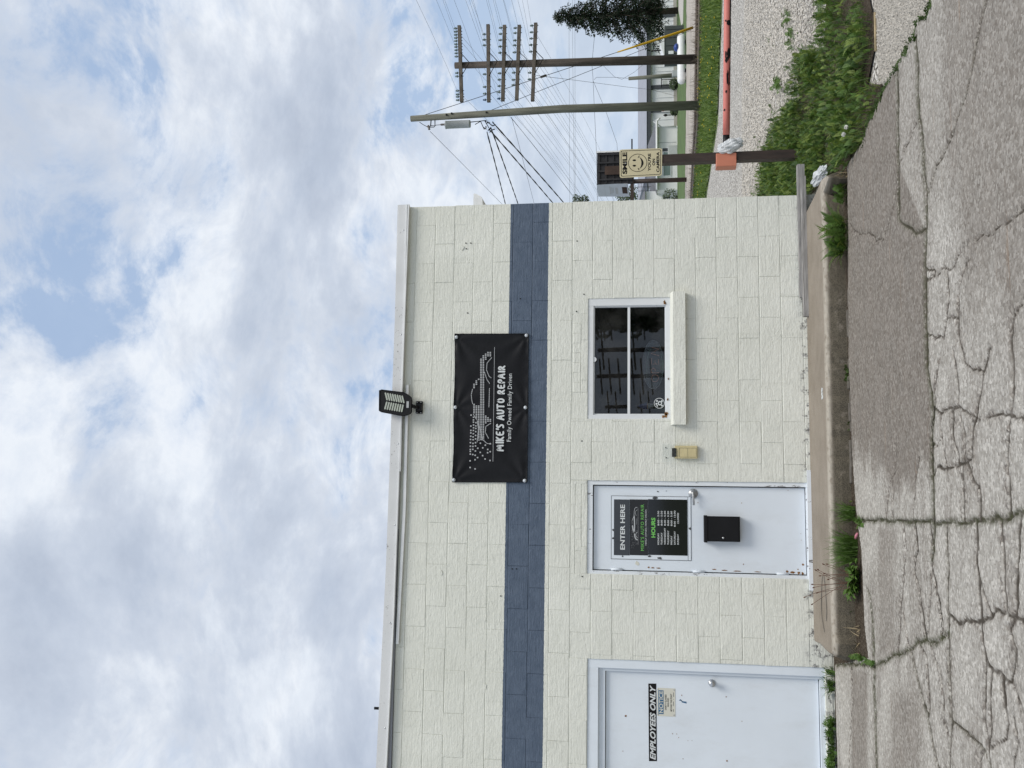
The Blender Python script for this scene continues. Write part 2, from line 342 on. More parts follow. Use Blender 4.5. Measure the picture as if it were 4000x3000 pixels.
# ------------------------------------------------------------------ mesh helpers
ORG = {}
class MB:
    def __init__(s): s.v = []; s.f = []; s.sm = []
    def add(s, vs_, fs, smooth=False):
        o = len(s.v); s.v += [tuple(map(float, p)) for p in vs_]; s.f += [tuple(i+o for i in f) for f in fs]; s.sm += [smooth]*len(fs); return s
    def box(s, a, b):
        x0, y0, z0 = (min(a[i], b[i]) for i in range(3)); x1, y1, z1 = (max(a[i], b[i]) for i in range(3))
        return s.add([(x0, y0, z0), (x1, y0, z0), (x1, y1, z0), (x0, y1, z0), (x0, y0, z1), (x1, y0, z1), (x1, y1, z1), (x0, y1, z1)],
                     [(0, 3, 2, 1), (4, 5, 6, 7), (0, 1, 5, 4), (1, 2, 6, 5), (2, 3, 7, 6), (3, 0, 4, 7)])
    def bbox(s, a, b, r=.004):
        """box with chamfered edges"""
        bm = bmesh.new(); bmesh.ops.create_cube(bm, size=1)
        c = [(a[i]+b[i])/2 for i in range(3)]; d = [abs(b[i]-a[i]) for i in range(3)]
        for v in bm.verts: v.co = Vector([c[i]+v.co[i]*d[i] for i in range(3)])
        bmesh.ops.bevel(bm, geom=bm.edges[:], offset=min(r, min(d)*.4), segments=2, affect='EDGES', profile=.5)
        bm.verts.index_update(); s.add([v.co[:] for v in bm.verts], [[v.index for v in f.verts] for f in bm.faces]); bm.free(); return s
    def tube(s, pts, r, n=8, caps=True):
        pts = [Vector(p) for p in pts]; k = len(pts); rs = r if isinstance(r, (list, tuple)) else [r]*k
        vs_ = []; up = None
        for i, p in enumerate(pts):
            d = (pts[min(i+1, k-1)]-pts[max(i-1, 0)])
            if d.length < 1e-9: d = Vector((0, 0, 1))
            d.normalize()
            if up is None: up = d.orthogonal().normalized()
            else:
                up = up-d*up.dot(d)
                up = up.normalized() if up.length > 1e-6 else d.orthogonal().normalized()
            w = d.cross(up)
            for j in range(n):
                a = 2*math.pi*j/n; vs_.append(p+(up*math.cos(a)+w*math.sin(a))*rs[i])
        fs = [(i*n+j, i*n+(j+1) % n, (i+1)*n+(j+1) % n, (i+1)*n+j) for i in range(k-1) for j in range(n)]
        o = len(s.v); s.add(vs_, fs, n > 4)
        if caps: s.f += [tuple(o+j for j in reversed(range(n))), tuple(o+(k-1)*n+j for j in range(n))]; s.sm += [False, False]
        return s
    def lathe(s, prof, c, axis=(0, 0, 1), n=16):
        """prof: (radius, height) along axis from c"""
        ax = Vector(axis).normalized(); u = ax.orthogonal().normalized(); w = ax.cross(u); c = Vector(c); k = len(prof)
        vs_ = [c+ax*h+(u*math.cos(2*math.pi*j/n)+w*math.sin(2*math.pi*j/n))*max(r, 1e-4) for r, h in prof for j in range(n)]
        fs = [(i*n+j, i*n+(j+1) % n, (i+1)*n+(j+1) % n, (i+1)*n+j) for i in range(k-1) for j in range(n)]
        fs += [tuple(reversed(range(n))), tuple((k-1)*n+j for j in range(n))]
        return s.add(vs_, fs, True)
    def poly(s, pts2, y0, y1, to3=None):
        """prism: outline in the wall plane (x,z) between y0 (front) and y1"""
        n = len(pts2); vs_ = [(p[0], y0, p[1]) for p in pts2]+[(p[0], y1, p[1]) for p in pts2]
        fs = [tuple(range(n)), tuple(reversed(range(n, 2*n)))]+[(i, i+n, (i+1) % n+n, (i+1) % n) for i in range(n)]
        return s.add(vs_, fs)
    def sheet(s, pts2, y):
        return s.add([(p[0], y, p[1]) for p in pts2], [tuple(range(len(pts2)))])
    def gpoly(s, pts2, z0, z1):
        n = len(pts2); vs_ = [(p[0], p[1], z0) for p in pts2]+[(p[0], p[1], z1) for p in pts2]
        fs = [tuple(reversed(range(n))), tuple(range(n, 2*n))]+[(i, (i+1) % n, (i+1) % n+n, i+n) for i in range(n)]
        return s.add(vs_, fs)
    def build(s, name, mat, parent=None, fixn=True):
        me = bpy.data.meshes.new(name); L = ORG.get(parent.name, (0, 0, 0)) if parent else (0, 0, 0)
        me.from_pydata([(p[0]-L[0], p[1]-L[1], p[2]-L[2]) for p in s.v], [], s.f); 
        me.polygons.foreach_set('use_smooth', s.sm)
        if fixn:
            bm = bmesh.new(); bm.from_mesh(me); bmesh.ops.recalc_face_normals(bm, faces=bm.faces); bm.to_mesh(me); bm.free()
        me.materials.append(MATS[mat]); me.update()
        o = bpy.data.objects.new(name, me); COL.objects.link(o)
        if parent: o.parent = parent
        ORG[o.name] = L
        return o
def tag(o, label=None, cat=None, group=None, kind=None):
    if label: o['label'] = label
    if cat: o['category'] = cat
    if group: o['group'] = group
    if kind: o['kind'] = kind
    return o
def thing(name, loc, label, cat, group=None):
    o = bpy.data.objects.new(name, None); COL.objects.link(o); o.location = loc; o.empty_display_size = .1
    ORG[o.name] = tuple(loc); return tag(o, label, cat, group)
def rect(x0, z0, x1, z1): return [(x0, z0), (x1, z0), (x1, z1), (x0, z1)]
def rrect(x0, z0, x1, z1, r, n=5):
    out = []
    for cx, cz, a0 in ((x1-r, z1-r, 0), (x0+r, z1-r, 90), (x0+r, z0+r, 180), (x1-r, z0+r, 270)):
        for i in range(n+1):
            a = math.radians(a0+90*i/n); out.append((cx+r*math.cos(a), cz+r*math.sin(a)))
    return out
def circ(cx, cz, rx, rz=None, n=24): return [(cx+rx*math.cos(2*math.pi*i/n), cz+(rz or rx)*math.sin(2*math.pi*i/n)) for i in range(n)]
def ring(mb, cx, cz, ro, ri, y, n=40):
    a = circ(cx, cz, ro, n=n); b = circ(cx, cz, ri, n=n)
    mb.add([(p[0], y, p[1]) for p in a+b], [(i, (i+1) % n, (i+1) % n+n, i+n) for i in range(n)])
def lettering(name, s, box, y, mat, parent, bold=0.0, shear=0.0, spacing=1.0, space_word=1.0):
    """flat letters fitted to the box (x0,z0,x1,z1) in the wall-parallel plane y"""
    c = bpy.data.curves.new(name, 'FONT'); c.body = s; c.size = 1.0; c.offset = bold; c.shear = shear; c.space_character = spacing; c.space_word = space_word; c.resolution_u = 3
    o = bpy.data.objects.new(name, c); COL.objects.link(o); dg = bpy.context.evaluated_depsgraph_get(); dg.update()
    me = bpy.data.meshes.new_from_object(o.evaluated_get(dg)); bpy.data.objects.remove(o); bpy.data.curves.remove(c)
    co = np.array([v.co[:] for v in me.vertices]); lo, hi = co.min(0), co.max(0)
    x0, z0, x1, z1 = box; L = ORG.get(parent.name, (0, 0, 0))
    sx, sz = (x1-x0)/(hi[0]-lo[0]), (z1-z0)/(hi[1]-lo[1])
    for v in me.vertices:
        v.co = (x0+(v.co.x-lo[0])*sx-L[0], y-L[1], z0+(v.co.y-lo[1])*sz-L[2])
    me.materials.clear(); me.materials.append(MATS[mat]); me.name = name
    ob = bpy.data.objects.new(name, me); COL.objects.link(ob); ob.parent = parent; ORG[ob.name] = L
    return ob
def ribbon(mb, pts, w, y, dash=None):
    """flat stroke with round ends in a wall-parallel plane"""
    pts = [Vector((p[0], p[1])) for p in pts]
    L = []; R = []
    for i, p in enumerate(pts):
        d = (pts[min(i+1, len(pts)-1)]-pts[max(i-1, 0)]).normalized(); n = Vector((-d.y, d.x))*w/2
        L.append(p+n); R.append(p-n)
    d0 = (pts[1]-pts[0]).normalized(); d1 = (pts[-1]-pts[-2]).normalized()
    out = L+[pts[-1]+d1*w*.42]+R[::-1]+[pts[0]-d0*w*.42]
    k = len(pts); vs_ = [(p.x, y, p.y) for p in L+R]+[(out[k].x, y, out[k].y), (out[-1].x, y, out[-1].y)]
    fs = [(i, i+1, k+i+1, k+i) for i in range(k-1)]+[(k-1, 2*k, 2*k-1), (0, k, 2*k+1)]
    mb.add(vs_, fs)
def smoothline(pts, it=2):
    for _ in range(it):
        q = [pts[0]]
        for a, b in zip(pts[:-1], pts[1:]):
            q += [(a[0]*.75+b[0]*.25, a[1]*.75+b[1]*.25), (a[0]*.25+b[0]*.75, a[1]*.25+b[1]*.75)]
        pts = q+[pts[-1]]
    return pts
def vnoise(x, y, seed=0):
    xi = np.floor(x).astype(np.int64); yi = np.floor(y).astype(np.int64); xf = x-xi; yf = y-yi
    def h(a, b):
        n = (a*374761393+b*668265263+seed*974634777) & 0x7fffffff; n = ((n ^ (n >> 13))*1274126177) & 0x7fffffff
        return ((n ^ (n >> 16)) & 0xffff)/65535.0
    u = xf*xf*(3-2*xf); v = yf*yf*(3-2*yf)
    return (h(xi, yi)*(1-u)+h(xi+1, yi)*u)*(1-v)+(h(xi, yi+1)*(1-u)+h(xi+1, yi+1)*u)*v
def fbm(x, y, seed=0, o=4):
    r = 0; a = .5; s = 0
    for i in range(o): r = r+a*vnoise(x*2**i, y*2**i, seed+i); s += a; a *= .5
    return r/s
def inpoly(x, y, poly):
    r = np.zeros(np.shape(x), bool); n = len(poly)
    for i in range(n):
        x0, y0 = poly[i]; x1, y1 = poly[(i+1) % n]
        if y0 == y1: continue
        r ^= ((y0 > y) != (y1 > y)) & (x < (x1-x0)*(y-y0)/(y1-y0)+x0)
    return r
# ================================================================== SETTING: ground, road, walkway
def PX(X, Y, Z=0.0):
    v = np.stack([X-CAM[0], Y-CAM[1], np.zeros_like(X)+Z-CAM[2]], -1); w = v@fwd
    return 2000-F*(v@upv)/w, 1500-F*(v@rgt)/w
g = MB(); R_ = 1600
g.add([(-R_, -R_, -.075), (R_, -R_, -.075), (R_, R_, -.075), (-R_, R_, -.075)], [(0, 1, 2, 3)])
tag(g.build('ground', 'verge_soil'), kind='structure')
YS = [-900, -400, -150, 0, 120, 240, 360, 480, 600, 700, 760, 900, 1100]
def edge(vals): return np.interp(YS, [-900, 0, 480, 600, 760, 1100], vals)
E1 = edge([2850, 2815, 2798, 2780, 2756, 2735]); E2 = edge([2760, 2746, 2738, 2727, 2714, 2700])
E3 = edge([2729, 2717, 2711, 2704, 2698, 2687]); E4 = edge([2690, 2681, 2679, 2677, 2675, 2669]); E5 = np.full(len(YS), 2646.0)
def strip(name, near, far, mat, z, zf=None, jit=0.0):
    m = MB(); n = 0; vs_ = []
    YY = np.linspace(YS[0], YS[-1], 90); nv = np.interp(YY, YS, near); fv = np.interp(YY, YS, far)
    for i, y in enumerate(YY):
        a = G3(nv[i]+random.uniform(-jit, jit), y, z); b = G3(fv[i]+random.uniform(-jit, jit)*.5, y, z if zf is None else zf); vs_ += [a, b]
    m.add(vs_, [(2*i, 2*i+2, 2*i+3, 2*i+1) for i in range(len(YY)-1)])
    return m.build(name, mat, fixn=False)
lot = MB(); nearlot = [(2.9, -2.2), (3.6, -4.6), (9, -9), (60, -9)]
pts = [GP(E1[i], YS[i]) for i in range(len(YS))]
lotpoly = [(-9, 13.0)]+[(2.7, 13.0), (2.7, -1.0), (2.6, -3.0)]+[(3.2, -6.2), (8, -12), (60, -12), (60, 18)]+pts
lot.add([(p[0], p[1], -.05) for p in lotpoly], [tuple(range(len(lotpoly)))])
tag(lot.build('gravel_lot', 'gravel'), kind='structure')
tag(strip('grass_verge', E1, E2, 'verge_soil', -.045, .02, 4), kind='structure')
tag(strip('rail_bed', E2, E3, 'soil', .0, .05, 2), kind='structure')
tag(strip('track_road', E3, E4, 'track_road', .02, None, 1), kind='structure')
tag(strip('lawn', E4, E5, 'lawn', .03, None, 1), kind='structure')
dr = MB(); q = [G3(2676, -300, .036), G3(2668, 90, .036), G3(2661, 100, .036), G3(2650, 40, .036), G3(2650, -300, .036)]
dr.add(q, [tuple(range(5))]); tag(dr.build('driveway', 'concrete_light'), kind='structure')

# --- pavement: slabs split along the joints and cracks of the photo
def T(z, sc, ox, oy): return [(ox+a/sc, oy+b/sc) for a, b in z]
A0 = lambda *z: T(z, 2.074, 3000, 0)
A = lambda *z: T(z, 2.212, 3000, 700)
B = lambda *z: T(z, 2.212, 3000, 1400)
C_ = lambda *z: T(z, 1.952, 3000, 2150)
CR = []   # (polyline px, half width m, moss)
def cr(p, w=.006, moss=0.0): CR.append((p, w*.48+.0026, moss*.7))
cr(A0((1000, 470), (1050, 555), (1055, 800), (1050, 1100), (1055, 1340), (1050, 1640))+A((1125, 100), (1130, 350), (1200, 410), (1280, 455), (1365, 425)), .011, .5)
cr(A0((1195, 300), (1215, 600), (1220, 950), (1245, 1100), (1255, 1250), (1270, 1500), (1280, 1640))+A((1362, 200), (1365, 400), (1355, 800), (1370, 1300), (1380, 1640))+B((1410, 300), (1425, 480), (1415, 880), (1430, 1100), (1440, 1400), (1430, 1659))+C_((1250, 60),), .011, .6)
cr(A0((1220, 950), (1175, 1050), (1110, 1200), (1060, 1330)), .008)
cr(A0((1760, 0), (1680, 400), (1600, 800), (1540, 930), (1500, 1080), (1430, 1240), (1370, 1340), (1310, 1520), (1280, 1610)), .007, .2)
cr(A((705, 405), (760, 465), (840, 460), (910, 490), (930, 540)), .006); cr(A((1115, 20), (1080, 250), (1030, 400), (1000, 500), (930, 545)), .006)
cr(A((2350, 150), (2180, 280), (2040, 390), (1950, 460), (1850, 480), (1750, 570), (1640, 650), (1600, 760), (1520, 785), (1450, 790), (1370, 775)), .006)
cr(A((1440, 790), (1440, 840), (1370, 860)), .007)
cr(A((1370, 1340), (1440, 1350), (1520, 1365), (1545, 1200), (1640, 1200)), .007); cr(A((1545, 830), (1560, 1000), (1545, 1200)), .006)
cr(A((1720, 700), (1640, 1000), (1640, 1250), (1650, 1400), (1700, 1600), (1760, 1659))+B((1860, 110),), .008)
cr(A((2120, 1100), (2100, 1400), (2110, 1659))+B((2120, 300), (2100, 490)), .006); cr(A((2212, 1050), (2120, 1180)), .006)
cr(B((1480, 0), (1450, 150), (1440, 300), (1440, 420)), .006)
cr(B((1425, 420), (1500, 470), (1560, 440), (1640, 430), (1720, 480), (1790, 500)), .010)
cr(B((1600, -60), (1640, 150), (1650, 300), (1640, 430)), .006); cr(B((1500, 470), (1480, 600), (1520, 800), (1540, 940)), .006)
cr(B((1590, 440), (1600, 700), (1640, 850), (1640, 930)), .007); cr(B((1640, 430), (1700, 650), (1690, 890)), .007)
cr(B((1900, -60), (1860, 110), (1800, 490), (1770, 620), (1750, 850), (1690, 890), (1640, 930), (1540, 940), (1460, 930), (1425, 1000)), .012)
cr(B((1790, 520), (1900, 520), (2000, 490), (2100, 500), (2250, 520), (2500, 560)), .007)
cr(B((2090, 500), (2070, 800), (2080, 1100), (2090, 1380)), .006); cr(B((1720, 890), (1760, 1050), (1810, 1130), (1830, 1240), (1830, 1410)), .009)
cr(B((1670, 920), (1680, 1100), (1690, 1415)), .006); cr(B((1425, 735), (1460, 760), (1490, 700)), .006)
cr(B((690, 1400), (850, 1400), (1000, 1405), (1200, 1405), (1400, 1410), (1550, 1420), (1830, 1410), (2000, 1390), (2212, 1340), (2700, 1300)), .014, .75)
cr(B((1310, 820), (1290, 1000), (1270, 1080), (1250, 1405)), .005); cr(B((1100, 740), (1090, 1000), (1050, 1090), (1015, 1405)), .005); cr(B((1075, 1080), (1075, 1405)), .004)
cr(B((1160, 1400), (1190, 1659))+C_((1035, 100), (1030, 200), (1010, 400), (1005, 600), (990, 775)), .008)
cr(C_((1020, 440), (1050, 600), (1080, 765)), .005)
cr(B((1270, 1400), (1290, 1659))+C_((1120, 60), (1110, 170), (1150, 300), (1175, 450), (1190, 600), (1200, 690)), .009)
cr(B((1400, 1410), (1430, 1659))+C_((1250, 30), (1245, 200), (1230, 400), (1220, 590), (1200, 690)), .008)
cr(C_((1255, 150), (1300, 400), (1330, 600), (1320, 690)), .009)
cr(B((1540, 1410), (1550, 1659))+C_((1370, 80), (1370, 450), (1375, 640), (1385, 1000), (1395, 1300), (1380, 1659), (1390, 1900)), .008, .2)
cr(B((1800, 1410), (1810, 1659))+C_((1590, 60), (1605, 200), (1620, 440), (1625, 620), (1640, 740), (1660, 900), (1655, 1100), (1640, 1300), (1680, 1500), (1700, 1700)), .010)
cr(C_((1605, 200), (1640, 320), (1680, 440), (1700, 500)), .009)
cr(B((2010, 1390), (2030, 1659))+C_((1795, 100), (1795, 200), (1810, 350), (1820, 500)), .008)
cr(B((2180, 1345), (2170, 1659))+C_((1900, 100), (1900, 400), (1880, 520), (1840, 620), (1880, 750), (1870, 900), (1850, 1020), (1760, 920), (1680, 870), (1655, 780)), .012)
cr(C_((1375, 500), (1450, 560), (1560, 550), (1620, 530), (1700, 500), (1730, 460), (1800, 490), (1880, 520), (2100, 560)), .014)
cr(C_((790, 880), (820, 880), (860, 870), (910, 820), (1000, 790), (1090, 760), (1140, 700), (1200, 690), (1320, 690), (1372, 650)), .012, .9)
cr(C_((1090, 760), (1120, 900), (1160, 1050), (1200, 1200), (1230, 1340), (1260, 1500), (1300, 1640), (1310, 1800)), .010, .35)
cr(C_((1140, 710), (1200, 800), (1215, 900), (1220, 1050), (1230, 1200), (1215, 1280)), .008); cr(C_((1240, 690), (1260, 800), (1310, 930), (1330, 1100), (1340, 1300), (1388, 1450)), .008)
cr(C_((760, 300), (775, 340), (800, 600), (805, 800), (815, 900), (810, 1050), (820, 1300), (830, 1659), (835, 1900)), .008, .8)
cr(C_((1395, 1300), (1450, 1340), (1520, 1390), (1590, 1470), (1640, 1530), (1700, 1659), (1760, 1800)), .010, .3); cr(C_((1640, 1530), (1610, 1600), (1600, 1800)), .007)
cr(C_((1710, 890), (1700, 1020), (1690, 1200), (1700, 1350), (1690, 1480)), .009); cr(C_((1790, 960), (1800, 1200), (1830, 1330), (1820, 1450), (1700, 1500)), .011)
cr(C_((1870, 1010), (1900, 1110), (1940, 1250), (1990, 1400)), .009); cr(C_((1870, 1290), (1900, 1450), (1870, 1600), (1880, 1800)), .008)
cr(C_((500, 870), (640, 868), (760, 880), (815, 890)), .010, .9); cr(C_((635, 868), (645, 1100), (630, 1350), (620, 1659), (620, 1900)), .005)
PAV = [(3309, 651), (3312, 690), (3312, 1000), (3315, 1400), (3328, 1750), (3343, 1990), (3366, 2150), (3378, 2450), (3392, 2570), (3300, 2590), (3262, 2594), (3266, 2800), (3272, 3000), (3282, 3450)]
RED = [(3347, 579), (3376, 564), (3386, 501), (3424, 434), (3453, 362), (3506, 270), (3535, 212), (3576, 149), (3583, 106), (3622, 58), (3646, 0), (3700, -150), (3800, -420)]
pav_g = [GP(*p) for p in PAV]; red_g = [GP(*p) for p in RED]
def jag(pl, n=6, amp=.02):
    out = []
    for a, b in zip(pl[:-1], pl[1:]):
        for i in range(n):
            t_ = i/n; out.append((a[0]+(b[0]-a[0])*t_+random.gauss(0, amp), a[1]+(b[1]-a[1])*t_+random.gauss(0, amp)))
    return out+[pl[-1]]
YN = -6.3
pav_poly = pav_g[::-1]+jag(red_g)+[(red_g[-1][0], YN), (pav_g[-1][0], YN)]
ST = 0.0135; GX0, GX1 = pav_g[-1][0], 4.3; GY0, GY1 = YN, max(p[1] for p in pav_g)+.02
NX = int((GX1-GX0)/ST)+1; NY = int((GY1-GY0)/ST)+1
gx, gy = np.meshgrid(GX0+np.arange(NX)*ST, GY0+np.arange(NY)*ST, indexing='ij')
wx = gx+(fbm(gx*9, gy*9, 3)-.5)*.05; wy = gy+(fbm(gx*9, gy*9, 9)-.5)*.05     # ragged crack course
dn = np.full(gx.shape, 9.0); moss = np.zeros(gx.shape); dm = np.full(gx.shape, 9.0)
for pl, w, ms in CR:
    pg = [GP(*p) for p in pl]
    for a, b in zip(pg[:-1], pg[1:]):
        ax, ay = a; bx, by = b; pad = .25
        i0 = max(0, int((min(ax, bx)-pad-GX0)/ST)); i1 = min(NX, int((max(ax, bx)+pad-GX0)/ST)+2)
        j0 = max(0, int((min(ay, by)-pad-GY0)/ST)); j1 = min(NY, int((max(ay, by)+pad-GY0)/ST)+2)
        if i0 >= i1 or j0 >= j1: continue
        X = wx[i0:i1, j0:j1]; Y = wy[i0:i1, j0:j1]; L2 = max((bx-ax)**2+(by-ay)**2, 1e-9)
        tt = np.clip(((X-ax)*(bx-ax)+(Y-ay)*(by-ay))/L2, 0, 1); dd = np.hypot(X-ax-tt*(bx-ax), (Y-ay-tt*(by-ay))*.40)
        dn[i0:i1, j0:j1] = np.minimum(dn[i0:i1, j0:j1], dd/w)
        dm[i0:i1, j0:j1] = np.minimum(dm[i0:i1, j0:j1], dd)
        moss[i0:i1, j0:j1] = np.maximum(moss[i0:i1, j0:j1], ms*np.clip(1.5-dd/(w*2.2+.004), 0, 1))
widen = .62+.62*fbm(gx*3, gy*3, 21)
dn = dn/np.clip(widen, .5, 2)
core = np.clip(1.2-dn*.7, 0, 1)
wearA = np.exp(-dm/.050)*np.clip(fbm(gx*3, gy*4, 33)*3.0-.75, 0, 1)
px, py = PX(gx, gy)
sm = lambda x, a, b: (lambda t_: t_*t_*(3-2*t_))(np.clip((x-a)/(b-a), 0, 1))
nz = fbm(gx*1.6, gy*5, 5)
jl = np.interp(py, [0, 250, 640, 760, 900, 1400, 1600, 2050], [3490, 3500, 3508, 3560, 3612, 3620, 3640, 3645])
st = (1-sm(px, jl-6, jl+6))*(1-sm(py+(nz-.5)*260+np.clip(np.abs(px-3520)-40, 0, 80)*1.2, 1830, 1960))
st = np.maximum(st, .74*sm(px+(nz-.5)*140+(py-400)*-.05, 3640, 3760)*(1-sm(py+(nz-.5)*500, 1000, 1500)))
st = np.maximum(st, .35*sm(px, 3500, 3560)*(1-sm(py, 700, 900)))
st = np.maximum(st, .85*sm(px, 3322, 3332)*(1-sm(px, 3380, 3400))*sm(py, 2590, 2640))
st = np.maximum(st, .7*sm(px, 3420, 3440)*(1-sm(px+(nz-.5)*30, 3490, 3510))*sm(py, 2040, 2080)*(1-sm(py, 2540, 2580)))
st = np.maximum(st, .75*sm(px, 3455, 3500)*(1-sm(px, 3570, 3640))*sm(py, 2620, 2760))
st = np.maximum(st, .40*sm(nz, .5, .68))
inside = inpoly(gx[:-1, :-1]+ST/2, gy[:-1, :-1]+ST/2, pav_poly)
barrier = (dn[:-1, :-1] < .95) & inside
lab = np.zeros(inside.shape, np.int32); free = inside & ~barrier
nl = 0; sizes = {}
fl = free.copy(); order = np.argwhere(free)
for i, j in order:
    if not fl[i, j]: continue
    nl += 1; st_ = [(i, j)]; fl[i, j] = False; cnt = 0
    while st_:
        a, b = st_.pop(); lab[a, b] = nl; cnt += 1
        if a > 0 and fl[a-1, b]: fl[a-1, b] = False; st_.append((a-1, b))
        if a < lab.shape[0]-1 and fl[a+1, b]: fl[a+1, b] = False; st_.append((a+1, b))
        if b > 0 and fl[a, b-1]: fl[a, b-1] = False; st_.append((a, b-1))
        if b < lab.shape[1]-1 and fl[a, b+1]: fl[a, b+1] = False; st_.append((a, b+1))
    sizes[nl] = cnt
for k, c in sizes.items():
    if c < 140: lab[lab == k] = 0
for _ in range(60):
    z0 = (lab == 0) & inside
    if not z0.any(): break
    for sh in ((1, 0), (-1, 0), (0, 1), (0, -1)):
        s_ = np.roll(lab, sh, (0, 1)); m_ = z0 & (lab == 0) & (s_ > 0); lab[m_] = s_[m_]
road = MB(); rp = [(-14, GY1-.3), (pav_g[-1][0], GY1-.3), (pav_g[0][0]-.25, pav_g[0][1]-.25)]+[(p[0]-.22, p[1]-.16) for p in red_g]+[(9, -8.5), (9, -24), (-14, -24)]
road.add([(p[0], p[1], -.04) for p in rp], [tuple(range(len(rp)))])
ROAD = tag(road.build('road', 'road_concrete', fixn=False), kind='structure')
zz = -.011*np.clip(core*1.2-.1, 0, 1)**.8+(fbm(gx*1.1, gy*1.1, 44)-.5)*.012-.004*wearA
wearA = np.clip(wearA+.55*sm(dm, .026, .0), 0, 1)
edg = np.zeros(gx.shape)
for k in np.unique(lab):
    if k == 0: continue
    cells = np.argwhere((lab == k) & inside)
    idx = np.full(gx.shape, -1, np.int64)
    vi = np.concatenate([cells, cells+(1, 0), cells+(1, 1), cells+(0, 1)])
    used = np.unique(vi[:, 0]*NY+vi[:, 1]); remap = np.full(NX*NY, -1, np.int64); remap[used] = np.arange(len(used))
    f_ = np.stack([remap[(cells[:, 0]+a)*NY+cells[:, 1]+b] for a, b in ((0, 0), (1, 0), (1, 1), (0, 1))], 1)
    off = random.uniform(-.0025, .0025)
    co = np.stack([gx.ravel()[used], gy.ravel()[used], zz.ravel()[used]+off], 1)
    me = bpy.data.meshes.new('slab'); me.vertices.add(len(co)); me.vertices.foreach_set('co', co.ravel())
    me.loops.add(f_.size); me.loops.foreach_set('vertex_index', f_.ravel()); me.polygons.add(len(f_))
    me.polygons.foreach_set('loop_start', np.arange(0, f_.size, 4)); me.polygons.foreach_set('loop_total', np.full(len(f_), 4)); 
    me.update(calc_edges=True); me.polygons.foreach_set('use_smooth', np.ones(len(f_), bool))
    for nm, arr in (('stain', st), ('wear', wearA), ('crack', core), ('moss', moss)):
        at = me.attributes.new(nm, 'FLOAT', 'POINT'); at.data.foreach_set('value', arr.ravel()[used].astype(np.float32))
    me.materials.append(MATS['pavement_concrete'])
    o = bpy.data.objects.new('slab', me); COL.objects.link(o); o.parent = ROAD
# --- raised walkway with a rounded kerb edge
ZW = .15
wl_, wr_ = GP(3187, 2509, ZW), GP(3174, 781, ZW)
outl = [(wr_[0], .02)]+[GP(*p, ZW) for p in ((3186, 752), (3203, 708), (3216, 694), (3232, 692))]
outl += [(GP(3226, y, ZW)[0], np.interp(GP(3226, y, ZW)[0], [-2.6, 0.2, 2.8], [-1.03, -1.0, -1.02])+random.gauss(0, .004)) for y in range(720, 2480, 26)]
outl += [GP(*p, ZW) for p in ((3258, 2515), (3256, 2548), (3250, 2556), (3236, 2548), (3215, 2530), (3200, 2516))]+[(wl_[0], .02)]
def offset_poly(pl, d):
    n = len(pl); out = []
    for i in range(n):
        a = Vector(pl[i-1]); b = Vector(pl[i]); c = Vector(pl[(i+1) % n]); t1 = (c-a).normalized(); nn = Vector((t1.y, -t1.x)); out.append((b[0]+nn.x*d, b[1]+nn.y*d))
    return out
ar = sum(outl[i][0]*outl[(i+1) % len(outl)][1]-outl[(i+1) % len(outl)][0]*outl[i][1] for i in range(len(outl)))
sg = 1 if ar > 0 else -1
rings = []
for d, z in ((-.03, ZW), (-.012, ZW-.003), (.004, ZW-.012), (.016, ZW-.03), (.026, ZW-.06), (.04, ZW-.10), (.055, -.05)):
    rr = offset_poly(outl, d*sg); rings.append([(x+random.gauss(0, .0025), min(y, .02)+random.gauss(0, .0025), z+random.gauss(0, .0015)) for x, y in rr])
wk = MB(); n = len(outl); vs_ = [p for r in rings for p in r]
fs = [tuple(range(n))]+[(k*n+i, k*n+(i+1) % n, (k+1)*n+(i+1) % n, (k+1)*n+i) for k in range(len(rings)-1) for i in range(n)]
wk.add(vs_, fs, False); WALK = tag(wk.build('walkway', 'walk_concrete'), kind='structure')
# soil and litter in the gutter seam, apron soil by the left door
so_ = MB(); sp_ = [(pav_g[0][0]+.35, .1), (3.9, .2), (3.9, -1.3)]+[(p[0], p[1]-.05) for p in pav_g[:9]]+[(pav_g[9][0], pav_g[9][1]), (pav_g[10][0], pav_g[10][1]-.05), (pav_g[13][0], pav_g[13][1]-.05), (pav_g[13][0], .1)]
so_.add([(p[0], p[1], -.022) for p in sp_], [tuple(range(len(sp_)))]); tag(so_.build('gutter_soil', 'soil'), kind='structure')
